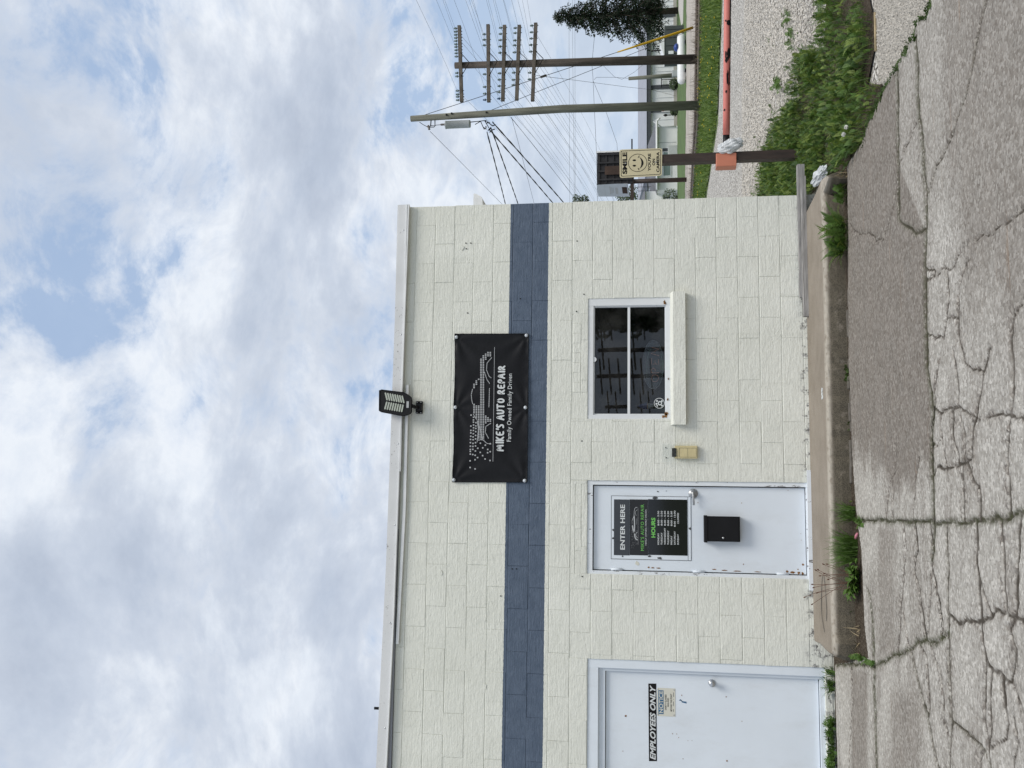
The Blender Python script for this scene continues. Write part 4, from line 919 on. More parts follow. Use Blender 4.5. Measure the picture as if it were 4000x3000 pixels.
for i, (dname, yr, tm, ta, tb) in enumerate((('MONDAY', 838, '8:00 - 5:30', 480, 718), ('TUESDAY', 830, '8:00 - 5:30', 480, 718), ('WEDNESDAY', 757, '8:00 - 5:30', 480, 720), ('THURSDAY', 798, '8:00 - 5:30', 483, 722), ('FRIDAY', 880, '8:00 - 5:30', 483, 725), ('SATURDAY', 808, '8:00 - 12:00', 476, 737), ('SUNDAY', 857, 'CLOSED', 512, 688))):
    Vc = 2350+(920+53*i)/4.1475; lettering('lettering', dname, pb(Vc-3.3, Vc+3.3, 1880+yr/4.1475, 2128, e_), e_, 'print_white', HS, .018); lettering('lettering', tm, pb(Vc-3.3, Vc+3.3, 1880+ta/4.1475, 1880+tb/4.1475, e_), e_, 'print_white', HS, .018)
cm = MB(); ZS = lambda a, b: WP(2350+a/4.1475, 1880+b/4.1475, e_)
for i in range(46):
    x, z = ZS(485+random.random()**1.2*95, 790+(random.random()**1.4)*300); r = .0014; cm.add([(x-r, e_, z-r), (x+r, e_, z-r), (x+r, e_, z+r), (x-r, e_, z+r)], [(0, 1, 2, 3)])
for pl, w in (([(590, 430), (592, 1030)], .0016), ([(578, 420), (548, 425), (530, 460), (525, 560), (495, 635)], .004), ([(527, 560), (535, 700), (530, 840), (545, 930), (580, 950)], .011), ([(500, 720), (512, 800), (535, 840)], .012), ([(562, 555), (545, 520), (552, 480), (578, 462)], .003), ([(580, 820), (550, 850), (560, 900), (580, 915)], .004), ([(495, 690), (492, 640)], .002), ([(572, 600), (568, 700)], .002)): ribbon(cm, smoothline([ZS(*q) for q in pl], 2), w, e_-.0002)
cm.build('car_print', 'print_grey', HS, fixn=False)
# --- drop box
DB = thing('drop_box', W3(2891, 2066, YD-.05), 'black metal key drop box on the middle white door', 'box')
b = pb(2754, 2891, 2017, 2116, YD-.09); BODY = MB().bbox((b[0], YD-.09, b[1]), (b[2], YD-.0005, b[3]), .004).build('body', 'black_metal', DB)
b2 = pb(2762, 2885, 2022, 2112, YD-.093); MB().bbox((b2[0], YD-.0935, b2[1]), (b2[2], YD-.089, b2[3]), .002).build('front_panel', 'black_metal', DB)
b3 = pb(2750, 2763, 2013, 2119, YD-.105); m = MB(); m.bbox((b3[0], YD-.105, b3[1]), (b3[2], YD-.0006, b3[3]), .004); m.build('lid', 'black_metal', DB)
x, z = WP(2825, 2101, YD-.095); MB().lathe([(.010, 0), (.011, .004), (.008, .012), (0, .013)], (x, YD-.094, z), (0, -1, 0), 14).build('lock', 'steel', DB)
# --- employees only and notice signs
EO = thing('door_sign', W3(2550, 2821, YE-.002), 'black employees only strip sign with white slanted letters', 'sign')
q = [WP(2535, 2973, YE), WP(2566, 2973, YE), WP(2563.5, 2670, YE), WP(2532.5, 2670, YE)]; MB().poly([q[1], q[2], q[3], q[0]], YE-.002, YE-.0003).build('plate', 'print_black', EO)
b = pb(2539, 2561, 2676, 2968, YE-.003); L_ = lettering('lettering', 'EMPLOYEES ONLY', b, YE-.003, 'print_white', EO, .03, .28)
NS = thing('notice_sign', W3(2602, 2742, YE-.002), 'cream notice sign asking for safety glasses below the black strip', 'sign')
b = pb(2567, 2638, 2688, 2798, YE); MB().poly(rrect(*b, .006), YE-.0024, YE-.0003).build('plate', 'notice_cream', NS)
b = pb(2571.5, 2592, 2696, 2789, YE); MB().poly(rect(*b), YE-.0034, YE-.002).build('header', 'print_blue', NS)
e_ = YE-.0042
lettering('lettering', 'NOTICE', pb(2574.5, 2590, 2699, 2785, e_), e_, 'notice_cream', NS, .02)
for s__, V0, V1, y0, y1 in (('SAFETY GLASSES', 2597, 2603.5, 2713, 2774), ('REQUIRED', 2607, 2613.5, 2726, 2761), ('BEYOND THIS POINT', 2618.5, 2625, 2710, 2779)): lettering('lettering', s__, pb(V0, V1, y0, y1, YE-.0035), YE-.0035, 'print_black', NS, .015)
m = MB()
for y0, y1 in ((2705, 2722), (2731, 2733), (2740, 2758), (2770, 2780)):
    b = pb(2630, 2631.5, y0, y1, YE); m.sheet(rect(*b), YE-.0035)
m.build('fine_print', 'print_black', NS, fixn=False)
for q in ((2569, 2692), (2632, 2695), (2570, 2791), (2632, 2793)):
    x, z = WP(*q, YE); MB().lathe([(.006, 0), (.006, .002), (.003, .004)], (x, YE-.0025, z), (0, -1, 0), 10).build('rivet', 'steel', NS)
# --- ivory intercom under a clear rain cover
IC = thing('intercom', W3(2724, 1766, -.03), 'ivory intercom under a clear cover beside the middle door', 'intercom')
b = pb(2636, 2724, 1741, 1791, -.045); MB().bbox((b[0], -.045, b[1]), (b[2], -.003, b[3]), .004).build('body', 'ivory_plastic', IC)
b = pb(2653, 2720, 1750, 1786, -.046); m = MB(); t_ = .0018
for a in (rect(b[0], b[1], b[0]+t_, b[3]), rect(b[2]-t_, b[1], b[2], b[3]), rect(b[0]+t_, b[3]-t_, b[2]-t_, b[3]), rect(b[0]+t_, b[1], b[2]-t_, b[1]+t_), rect(b[0]+t_, (b[1]+b[3])/2, b[2]-t_, (b[1]+b[3])/2+.001)): m.poly(a, -.0465, -.0445)
m.build('label_frame', 'print_black', IC)
b = pb(2625, 2642, 1750.5, 1784, -.05); MB().bbox((b[0], -.056, b[1]), (b[2], -.003, b[3]), .003).build('speaker', 'black_plastic', IC)
b = pb(2587, 2727, 1735, 1803, -.07); m = MB(); x0, z0, x1, z1 = b
m.add([(x0, -.07, z0), (x1, -.07, z0), (x1, -.07, z1), (x0, -.07, z1), (x0, -.003, z0), (x1, -.003, z0), (x1, -.003, z1), (x0, -.003, z1)], [(0, 1, 2, 3), (0, 3, 7, 4), (1, 5, 6, 2), (3, 2, 6, 7)]); m.build('cover', 'clear_plastic', IC, fixn=False)
for q in ((2601, 1749), (2602, 1788)):
    x, z = WP(*q, -.004); MB().lathe([(.006, 0), (.006, .004), (.003, .006)], (x, -.004, z), (0, -1, 0), 8).build('screw', 'black_metal', IC)
# --- things in the window: lit open sign, round decal, garden gnome
ZWN = lambda a, b, Y: WP(2200+a/2.552, 1050+b/2.552, Y)
OS = thing('open_sign', (*[WP(2580, 1420, .11)[0]], .11, WP(2600, 1420, .11)[1]), 'oval light sign spelling open with dots behind the window', 'sign')
c = ZWN(898, 955, .11); rx, rz = .245, .105
m = MB(); pts_ = [(c[0]+rx*math.cos(a), .11, c[1]+rz*math.sin(a)) for a in np.linspace(0, 2*math.pi, 60)]; m.tube(pts_, .0016, 5, False); m.build('rim', 'print_grey', OS)
MB().poly(circ(c[0], c[1], rx, rz, 48), .113, .117).build('backing', 'clear_plastic', OS)
dm_ = MB(); dg = MB()
def dots(pl, mb, step=.0155, r=.0021):
    for (a0, b0), (a1, b1) in zip(pl[:-1], pl[1:]):
        p0, p1 = ZWN(a0, b0, .108), ZWN(a1, b1, .108); L = math.hypot(p1[0]-p0[0], p1[1]-p0[1]); n_ = max(1, int(round(L/step)))
        for k in range(n_): u = k/n_; mb.poly(circ(p0[0]+(p1[0]-p0[0])*u, p0[1]+(p1[1]-p0[1])*u, r, n=6), .106, .109)
dots([(880, 1090), (890, 1062), (915, 1055), (940, 1065), (952, 1090), (940, 1115), (915, 1127), (890, 1118), (880, 1090)], dm_); dots([(952, 1035), (880, 1035), (878, 1005), (900, 990), (918, 1005), (918, 1030)], dm_); dots([(880, 895), (880, 950), (950, 950), (950, 895)], dm_); dots([(915, 945), (915, 905)], dm_); dots([(950, 865), (880, 845), (950, 800), (875, 780)], dm_)
dots([(835, 1060), (832, 1000), (835, 930), (850, 840), (880, 790)], dg); dots([(985, 1050), (992, 1000), (990, 930), (975, 840)], dg)
dm_.build('red_lamps', 'led_red', OS); dg.build('green_lamps', 'led_green', OS)
DC = thing('window_decal', (ZWN(1010, 1340, .05)[0], .05, ZWN(1010, 1340, .05)[1]), 'round white emblem decal in the lower corner of the window', 'decal')
c = ZWN(958, 1340, .046); m = MB(); ring(m, c[0], c[1], .052, .047, .0455); m.build('ring', 'print_white', DC, fixn=False)
m = MB(); ring(m, c[0], c[1]-.006, .021, .011, .0452, 20)
for dx, dz, r in ((-.006, .028, .010), (-.026, .020, .008), (.022, .022, .009), (-.024, -.026, .009), (.022, -.026, .009)): m.sheet(circ(c[0]+dx, c[1]+dz, r, n=10), .0451)
m.build('emblem', 'print_white', DC, fixn=False)
GN = thing('garden_gnome', (ZWN(960, 1365, .16)[0], .16, pz0), 'garden gnome with a blue pointed hat behind the window glass', 'gnome')
c = ZWN(835, 1368, .16); hx = c[0]; zb = pz0; zh = c[1]; zt = ZWN(742, 1372, .16)[1]
MB().lathe([(.030, 0), (.052, .012), (.050, .05), (.040, (zh-zb)*.62)], (hx, .16, zb), (0, 0, 1), 16).build('coat', 'gnome_coat', GN)
MB().lathe([(.012, -.035), (.030, -.012), (.032, .008), (.024, .022)], (hx, .16, zh-.01), (0, 0, 1), 14).build('face', 'gnome_skin', GN)
MB().lathe([(.004, -.075), (.022, -.045), (.030, -.015), (.026, .0)], (hx, .145, zh-.01), (0, 0, 1), 14).build('beard', 'gnome_beard', GN)
MB().lathe([(.037, 0), (.035, .012), (.024, (zt-zh)*.5), (.010, (zt-zh)*.85), (.002, zt-zh)], (hx, .16, zh), (0, 0, 1), 16).build('hat', 'gnome_hat', GN)
# ================================================================== BY THE CORNER: planks, post, gate arm, bags
def plank(x0, x1, y0, y1, z0, z1, label):
    m = MB(); n_ = 14; vs_ = []
    for i in range(n_+1):
        x = x0+(x1-x0)*i/n_; j = lambda s=.003: random.uniform(-s, s)
        vs_ += [(x, y0+j(), z0+j(.001)), (x, y1+j(), z0+j(.001)), (x, y1+j(), z1+j()), (x, y0+j(), z1+j(.005))]
    m.add(vs_, [(4*i+k, 4*i+(k+1) % 4, 4*i+4+(k+1) % 4, 4*i+4+k) for i in range(n_) for k in range(4)]+[(3, 2, 1, 0), (4*n_, 4*n_+1, 4*n_+2, 4*n_+3)])
    return tag(m.build('plank', 'grey_wood'), label, 'plank', 'weathered planks at the wall foot')
b1 = WP(3138, 646, -.02), WP(3138, 1165, -.02)
plank(b1[1][0], b1[0][0], -.062, -.012, .152, .222, 'weathered grey plank lying directly against the cream wall foot')
b2 = WP(3150, 690, -.1), WP(3150, 1236, -.1)
plank(b2[1][0], b2[0][0], -.125, -.066, .151, .196, 'weathered grey plank in front of the other, its left end nearer the door')
PB = GP(3150, 604); YPO = PB[1]
SP = thing('sign_post', (PB[0], PB[1], -.03), 'square dark brown steel post among weeds beside the shop corner', 'post')
def quad_tube(p0, p1, a, mb):
    p0, p1 = Vector(p0), Vector(p1); vs_ = []
    for p in (p0, p1): vs_ += [p+Vector((sx*a, sy*a, 0)) for sx, sy in ((-1, -1), (1, -1), (1, 1), (-1, 1))]
    mb.add(vs_, [(0, 1, 5, 4), (1, 2, 6, 5), (2, 3, 7, 6), (3, 0, 4, 7), (4, 5, 6, 7), (3, 2, 1, 0)])
ptop = W3(2440, 632, YPO); m = MB(); quad_tube((PB[0], PB[1], -.05), ptop, .048, m); m.build('shaft', 'post_brown', SP)
MB().bbox((ptop[0]-.051, ptop[1]-.051, ptop[2]-.005), (ptop[0]+.051, ptop[1]+.051, ptop[2]+.012), .004).build('cap', 'post_brown', SP)
s0, s1 = WP(2877, 622, YPO-.06), WP(2797, 622, YPO-.06)
MB().bbox((s0[0]-.075, YPO-.068, s0[1]), (s0[0]+.072, YPO+.068, s1[1]), .006).build('sleeve', 'sleeve_orange', SP)
# warning sign
YSG = YPO-.056
SG = thing('warning_sign', W3(2500, 636, YSG), 'cream sign with a smiling face and black lettering on the brown post', 'sign')
ZG = lambda a, b: WP(2300+a/4.424, 500+b/4.424, YSG)
c4 = [ZG(1262, 825), ZG(1270, 350), ZG(530, 375), ZG(535, 865)]      # BL BR TR TL
def bil(u, v):
    a = [c4[0][k]*(1-u)+c4[1][k]*u for k in (0, 1)]; b = [c4[3][k]*(1-u)+c4[2][k]*u for k in (0, 1)]; return (a[0]*(1-v)+b[0]*v, a[1]*(1-v)+b[1]*v)
MB().poly([bil(*p) for p in rrect(0, 0, 1, 1, .06)], YSG-.003, YSG).build('plate', 'sign_cream', SG)
m = MB(); o_ = rrect(.045, .03, .955, .97, .04); i_ = rrect(.062, .042, .938, .958, .035); n_ = len(o_)
m.add([(*[bil(*p)[0]], YSG-.0042, bil(*p)[1]) for p in o_+i_], [(k, (k+1) % n_, (k+1) % n_+n_, k+n_) for k in range(n_)]); m.build('border', 'print_black', SG, fixn=False)
def gbox(a0, a1, b0, b1):
    p, q = ZG(a1, b1), ZG(a0, b0); return (p[0], p[1], q[0], q[1])
y_ = YSG-.0042
lettering('lettering', 'SMILE', gbox(582, 663, 422, 798), y_, 'print_black', SG, .04); lettering('lettering', "YOU'RE", gbox(1020, 1072, 444, 745), y_, 'print_black', SG, .03)
lettering('lettering', 'ON', gbox(1096, 1145, 535, 648), y_, 'print_black', SG, .03); lettering('lettering', 'CAMERA', gbox(1168, 1220, 416, 765), y_, 'print_black', SG, .03)
m = MB(); c = ZG(844, 604); rr_ = abs(ZG(844, 448)[0]-c[0]); ring(m, c[0], c[1], rr_, rr_-.0055, y_)
for q in ((787, 560), (787, 653)): x, z = ZG(*q); m.sheet(circ(x, z, .0105, .0185), y_)
o_ = smoothline([ZG(*q) for q in ((862, 500), (905, 520), (940, 570), (948, 605), (940, 640), (905, 690), (862, 712))], 2); i_ = smoothline([ZG(*q) for q in ((862, 500), (890, 525), (906, 570), (909, 605), (906, 640), (890, 690), (862, 712))], 2)
m.add([(p[0], y_, p[1]) for p in o_+i_], [(k, k+1, len(o_)+k+1, len(o_)+k) for k in range(len(o_)-1)])
for q0, q1 in (((852, 515), (872, 482)), ((850, 697), (868, 728))): ribbon(m, [ZG(*q0), ZG(*q1)], .008, y_-.0002)
m.build('face_print', 'print_black', SG, fixn=False)
for q in ((640, 612), (1160, 595)):
    x, z = ZG(*q); MB().lathe([(.008, 0), (.008, .003), (.004, .006)], (x, YSG-.0042, z), (0, -1, 0), 10).build('bolt', 'satin_nickel', SG)
# gate arm
zA = WP(2836, 585, YPO)[1]
GA = thing('gate_arm', (PB[0]+.1, YPO, zA), 'pink painted pipe gate arm with chipped black patches at the brown post', 'gate')
pR = GP(2842, 0, zA); dirx = Vector((pR[0]-PB[0], pR[1]-YPO)); far_ = (PB[0]+dirx.x*1.9, YPO+dirx.y*1.9)
pL = (PB[0]+.06, YPO); pJ = WP(2830, 537, YPO)[0]; tt = (pJ-PB[0])/dirx.x
MB().tube([(pL[0], pL[1], zA), (PB[0]+dirx.x*tt, YPO+dirx.y*tt, zA)], .036, 16).build('hinge_stub', 'black_metal', GA)
MB().tube([(PB[0]+dirx.x*(tt+i*(1.9-tt)/12), YPO+dirx.y*(tt+i*(1.9-tt)/12), zA) for i in range(13)], .0375, 18).build('pipe', 'pipe_pink', GA)
for V_, y_c, wx_, wz_ in ((a_, b_, c_*2.2, d_*1.6) for a_, b_, c_, d_ in ((2846, 160, .012, .022), (2834, 153, .006, .006), (2846, 262, .030, .010), (2838, 283, .014, .012), (2835, 268, .020, .006), (2843, 345, .036, .010), (2838, 392, .008, .008), (2832, 455, .007, .006), (2855, 90, .11, .005), (2854, 190, .14, .005), (2855, 40, .07, .004), (2853, 320, .05, .004))):
    t0 = (WP(V_, y_c, YPO)[0]-PB[0])/dirx.x; t0 = t0/(1+.02*t0); xq = PB[0]+dirx.x*t0; yq = YPO+dirx.y*t0; dz_ = max(-.030, min(.030, (2841-V_)/F*10.4)); off_ = math.sqrt(.0382**2-dz_**2)
    cs = [(random.uniform(.55, 1.2)*wx_*math.cos(a), dz_+random.uniform(.55, 1.2)*wz_*math.sin(a)) for a in np.linspace(0, 5.8, 14)]
    cv = [(xq+u, yq+u*dirx.y/dirx.x-math.sqrt(max(1e-5, .0425**2-max(-.037, min(.037, w_))**2)), zA+max(-.037, min(.037, w_))) for u, w_ in cs]
    mm = MB(); mm.add(cv+[(xq, yq-math.sqrt(.0415**2-dz_**2), zA+dz_)], [(i, (i+1) % 14, 14) for i in range(14)]); mm.build('paint_chip', 'print_black', GA)
m = MB(); q = (far_[0], far_[1]); quad_tube((q[0], q[1], -.05), (q[0], q[1], zA+.1), .05, m); m.build('rest_post', 'post_brown', GA)
def crumple(name, c, r, axes, mat, label, cat, seed, sharp=.35, n=(22, 40)):
    rr = np.random.default_rng(seed); m = MB(); vs_ = []; ph = rr.uniform(0, 6.28, 12)
    X, Y, Z = (Vector(a) for a in axes)
    for i in range(n[0]+1):
        th = math.pi*i/n[0]
        for j in range(n[1]):
            a = 2*math.pi*j/n[1]; k = 1+sharp*(.45*abs(math.sin(a*2.5+ph[0]+th*1.5))+.4*abs(math.sin(a*5.5+ph[1]-th*2))+.25*math.sin(a*11+ph[2]+th*7)-.5)*math.sin(th)+.12*math.sin(th*7+ph[3]+a*2)
            d = X*(math.sin(th)*math.cos(a)*r[0])+Y*(math.sin(th)*math.sin(a)*r[1])+Z*(math.cos(th)*r[2]); vs_.append(Vector(c)+d*k)
    k = n[1]; m.add(vs_, [(i*k+j, i*k+(j+1) % k, (i+1)*k+(j+1) % k, (i+1)*k+j) for i in range(n[0]) for j in range(k)], False)
    return tag(m.build(name, mat), label, cat)
c = WP(2845, 575, YPO-.06); crumple('plastic_bag', (c[0]+.01, YPO-.07, c[1]-.02), (.075, .05, .125), ((.9, 0, .25), (0, 1, 0), (-.35, 0, 1)), 'bag_plastic', 'crumpled white plastic bag tied where the pink arm meets the post', 'bag', 3)
tag(MB().bbox((c[0]-.004, YPO-.108, c[1]-.03), (c[0]+.022, YPO-.098, c[1]+.0), .004).build('bag_knot', 'black_plastic', None), 'small black tie around the white bag on the post', 'tie')
q0, q1 = G3(3225, 655, .06), G3(3180, 718, .10); v = (Vector(q1)-Vector(q0)); L_ = v.length/2
crumple('litter_bag', (Vector(q0)+Vector(q1))/2, (.05, .035, L_*1.1), (v.orthogonal().normalized(), v.normalized().cross(v.orthogonal().normalized()), v.normalized()), 'bag_plastic', 'flattened white plastic litter lying by the end of the walkway', 'litter', 9, .5)
q = GP(3351, 2093); MB_ = MB().tube([(q[0]-.02, q[1]+.03, .012), (q[0]+.0, q[1]+.0, .012), (q[0]+.02, q[1]-.03, .010)], [.010, .012, .008], 8); tag(MB_.build('litter_tube', 'litter_pink'), 'small pink plastic litter in the gutter seam', 'litter')

# ================================================================== PLANTS
def frond(mb, base, tip, up, n, w, mat=None, lift=0.0, leaf=1.0):
    """pinnate leaf: leaflets along a bent rib"""
    base, tip = Vector(base), Vector(tip); d = tip-base; L = d.length; dn_ = d.normalized(); side = dn_.cross(Vector(up)).normalized(); nn = side.cross(dn_)
    for i in range(n):
        u = .18+.82*(i+.5)/n; p = base+d*u+nn*(math.sin(u*math.pi)*L*.14+lift); ll = w*math.sin(math.pi*min(1, .22+u*.80))*leaf
        for s_ in (-1, 1):
            q = p+side*s_*ll+dn_*ll*.55+nn*random.uniform(-.12, .12)*ll; hw = dn_*L/n*.42
            mid = (p+q)/2+nn*ll*.08
            mb.add([p-hw*.4, mid-hw, q, mid+hw, p+hw*.4], [(0, 1, 2, 3, 4)])
    mb.add([base-side*.0015, base+side*.0015, tip+side*.0008, tip-side*.0008], [(0, 1, 2, 3)])
def blade(mb, base, L, w, az, lean, bend=.6, seg=4):
    base = Vector(base); h_ = Vector((math.cos(az), math.sin(az), 0)); s_ = Vector((-math.sin(az), math.cos(az), 0)); vs_ = []; p = base.copy(); a = lean
    for i in range(seg+1):
        u = i/seg; ww = w*(1-u**1.6)*.5+.0003; vs_ += [p-s_*ww, p+s_*ww]; p = p+(h_*math.sin(a)+Vector((0, 0, 1))*math.cos(a))*(L/seg); a += bend/seg
    mb.add(vs_, [(2*i, 2*i+1, 2*i+3, 2*i+2) for i in range(seg)])
def rosette_leaf(mb, base, az, L, w, lift):
    base = Vector(base); h_ = Vector((math.cos(az), math.sin(az), 0)); s_ = Vector((-math.sin(az), math.cos(az), 0)); vs_ = []; n_ = 6
    for i in range(n_+1):
        u = i/n_; ww = w*(math.sin(math.pi*(.08+u*.9))**.8)*(1+.18*math.sin(i*2.6)); zc_ = lift*math.sin(u*2.2)*L; vs_ += [base+h_*L*u-s_*ww+Vector((0, 0, zc_+ww*.25)), base+h_*L*u+Vector((0, 0, zc_)), base+h_*L*u+s_*ww+Vector((0, 0, zc_+ww*.25))]
    mb.add(vs_, [f for i in range(n_) for f in ((3*i, 3*i+1, 3*i+4, 3*i+3), (3*i+1, 3*i+2, 3*i+5, 3*i+4))])
# feathery weed in the gutter
FW = thing('feathery_weed', G3(3312, 935, -.02), 'bushy fern-like weed growing from the gutter seam at the kerb', 'weed')
m = MB(); m2 = MB()
for i in range(84):
    bx = GP(3308, random.uniform(855, 985)); base = (bx[0], bx[1]+random.uniform(-.03, .02), -.02); az = random.uniform(-.3, math.pi+.3) if random.random() < .8 else random.uniform(0, 6.28); el = random.uniform(.2, 1.25); L = random.uniform(.14, .31)
    tip = Vector(base)+Vector((math.cos(az)*math.cos(el), math.sin(az)*math.cos(el)*.7, math.sin(el)))*L; frond(m if i % 3 else m2, base, tip, (0, 0, 1), 15, L*.17)
m.build('foliage', 'weed_green', FW); m2.build('new_foliage', 'weed_light', FW)
FW2 = thing('feathery_weed', G3(3290, 745, 0), 'thin fern-like weed by the rounded right end of the walkway', 'weed'); m = MB()
for i in range(26):
    bx = GP(3300, random.uniform(715, 790)); base = (bx[0], bx[1]+.02, -.02); az = random.uniform(0, 6.28); el = random.uniform(.3, 1.2); L = random.uniform(.07, .16); frond(m, base, Vector(base)+Vector((math.cos(az)*math.cos(el), math.sin(az)*math.cos(el), math.sin(el)))*L, (0, 0, 1), 9, L*.2)
m.build('foliage', 'weed_green', FW2)
def tuft(name, y0, y1, V, n_, L, label, mat='grass_blade', z=-.02, lean=.5):
    T_ = thing(name, G3(V, (y0+y1)/2, z), label, 'grass'); m = MB()
    for i in range(n_):
        bx = GP(V+random.uniform(-5, 5), random.uniform(y0, y1)); blade(m, (bx[0], bx[1]+random.uniform(-.02, .02), z), random.uniform(.5, 1)*L, random.uniform(.004, .008), random.uniform(0, 6.28), random.uniform(.1, lean), random.uniform(.3, 1.1))
    m.build('blades', mat, T_); return T_
tuft('grass_tuft', 1980, 2032, 3328, 110, .23, 'green grass tuft at the kerb above the pavement joint')
tuft('grass_tuft', 2095, 2195, 3336, 230, .30, 'larger grass tuft at the kerb beside the plantain')
tuft('grass_tuft', 2375, 2415, 3322, 50, .10, 'low thin grass sprig at the kerb left of the plantain', 'moss_leaf')
PLN = thing('plantain', G3(3345, 2255, -.02), 'broad leaved plantain with tall brown seed stalks at the kerb', 'weed')
m = MB(); ms = MB()
for i in range(52):
    bx = GP(3345+random.uniform(-6, 6), random.uniform(2225, 2305)); rosette_leaf(m, (bx[0], bx[1], -.015), random.uniform(0, 6.28), random.uniform(.09, .16), random.uniform(.014, .024), random.uniform(.2, .7))
for V, y in ((3221, 2206), (3191, 2230), (3200, 2228), (3225, 2241), (3208, 2249), (3178, 2283), (3183, 2294), (3196, 2315), (3148, 2331), (3176, 2358), (3235, 2205), (3240, 2262)):
    bx = GP(3345, 2235+random.uniform(0, 60)); b_ = Vector((bx[0], bx[1], 0)); tp = Vector(W3(V, y, bx[1]+random.uniform(.0, .12))); ctrl = (b_+tp)/2+Vector((random.uniform(-.03, .03), 0, .03)); pts_ = [b_*(1-u)**2+ctrl*2*u*(1-u)+tp*u*u for u in np.linspace(0, 1, 7)]
    ms.tube(pts_, .0019, 5); d = (pts_[-1]-pts_[-2]).normalized(); ms.lathe([(.0015, 0), (.0052, .005), (.0055, .014), (.001, .022)], tp, d, 7)
m.build('leaves', 'weed_green', PLN); ms.build('seed_stalks', 'stem_brown', PLN)
def cushion(name, V0, V1, y0, y1, n_, h, label, mat='moss_leaf', cat='weed', z=-.02):
    T_ = thing(name, G3((V0+V1)/2, (y0+y1)/2, z), label, cat); m = MB()
    for i in range(n_):
        y = random.uniform(y0, y1)
        if y1-y0 > 200 and math.sin(y*.045)+math.sin(y*.017+2)+random.gauss(0, .5) < -.25: continue
        V = np.interp(y, [y0, y1], [V0, V1])+random.gauss(0, 5); bx = GP(V, y); az = random.uniform(0, 6.28); L = random.uniform(.4, 1)*h; base = (bx[0], bx[1], z)
        el = random.uniform(.5, 1.4); frond(m, base, Vector(base)+Vector((math.cos(az)*math.cos(el), math.sin(az)*math.cos(el), math.sin(el)))*L, (0, 0, 1), 5, L*.35)
    m.build('foliage', mat, T_); return T_
cushion('small_weed', 3345, 3372, 2025, 2055, 40, .07, 'small green weed where the pavement joint meets the kerb', 'weed_green')
cushion('small_weed', 3300, 3308, 1425, 1490, 50, .05, 'small creeping weed in the kerb seam below the window')
cushion('small_weed', 3306, 3309, 1640, 1680, 22, .035, 'tiny weed in the kerb seam between window and door')
cushion('small_weed', 3315, 3318, 1955, 1985, 18, .06, 'pale broad weed leaf in the seam in front of the door', 'weed_light')
cushion('creeping_weed', 3290, 3410, 2545, 2590, 130, .07, 'mossy green weed around the rounded left end of the walkway', 'weed_green')
W_L = cushion('door_weed', 3244, 3254, 2605, 3010, 800, .12, 'bushy green weeds along the foot of the employees door', 'weed_green')
m = MB()
for i in range(46):
    y = random.uniform(2605, 2700); bx = GP(random.uniform(3240, 3258), y); blade(m, (bx[0], bx[1], -.02), random.uniform(.10, .26), .007, random.uniform(0, 6.28), random.uniform(.1, .8), 1.2)
m.build('blades', 'weed_green', W_L)
tuft('dry_grass', 2430, 2560, 3345, 26, .12, 'dry brown grass litter in the seam left of the plantain', 'straw', -.02, 1.4)
tuft('dry_grass', 650, 720, 3300, 30, .16, 'dry straw at the rounded right end of the walkway', 'straw', -.02, 1.4)
# bank of weeds beside the post (one mass)
bank = [GP(*p) for p in ((2955, 775), (2962, 690), (3000, 575), (3030, 490), (3075, 430), (3112, 385), (3098, 270), (3130, 205), (3205, 190), (3215, -60), (3365, -60), (3392, 60), (3395, 200), (3370, 330), (3425, 330), (3415, 420), (3378, 510), (3360, 570), (3325, 610), (3300, 655), (3275, 690), (3215, 700), (3140, 775))]
bxs = [p[0] for p in bank]; bys = [p[1] for p in bank]
m = [MB(), MB(), MB()]; cnt = 0
N = 110000; rx_ = RNG.uniform(min(bxs), max(bxs), N); ry_ = RNG.uniform(min(bys), max(bys), N); ok = inpoly(rx_, ry_, bank); dens_ = fbm(rx_*2.2, ry_*2.2, 61); pq = PX(rx_, ry_)
thin = np.clip((pq[1]-20)/220, .62, 1)
ok &= RNG.random(N) < np.clip(dens_*2.6-.62, .05, 1)*thin
for x, y, dd in zip(rx_[ok][:8500], ry_[ok][:8500], dens_[ok][:8500]):
    hh = .035+.17*max(0, dd-.28)*1.5; az = random.uniform(0, 6.28); el = random.uniform(.35, 1.35); L = random.uniform(.5, 1.1)*hh+.04; z = random.uniform(-.04, hh*.5)
    k = random.choices((0, 1, 2), (5, 2, 3))[0]
    if random.random() < .8: frond(m[k], (x, y, z), Vector((x, y, z))+Vector((math.cos(az)*math.cos(el), math.sin(az)*math.cos(el), math.sin(el)))*L*.72, (0, 0, 1), 8, L*.13)
    else:
        for _ in range(3): blade(m[k], (x+random.gauss(0, .02), y+random.gauss(0, .02), -.04), L*1.4, random.uniform(.002, .005), random.uniform(0, 6.28), random.uniform(.1, .6), 1.0, 3)
WB = m[0].build('weed_bank', 'weed_green', fixn=False); tag(WB, 'thick bank of green weeds behind the brown sign post', 'weeds', kind='stuff')
for mm, mt in ((m[1], 'weed_dark'), (m[2], 'weed_light')): o = mm.build('weed_foliage', mt, WB, fixn=False); o['kind'] = 'stuff'
sb = MB(); sb.add([(p[0], p[1], -.034) for p in bank], [tuple(range(len(bank)))]); tag(sb.build('bank_soil', 'soil'), kind='structure')
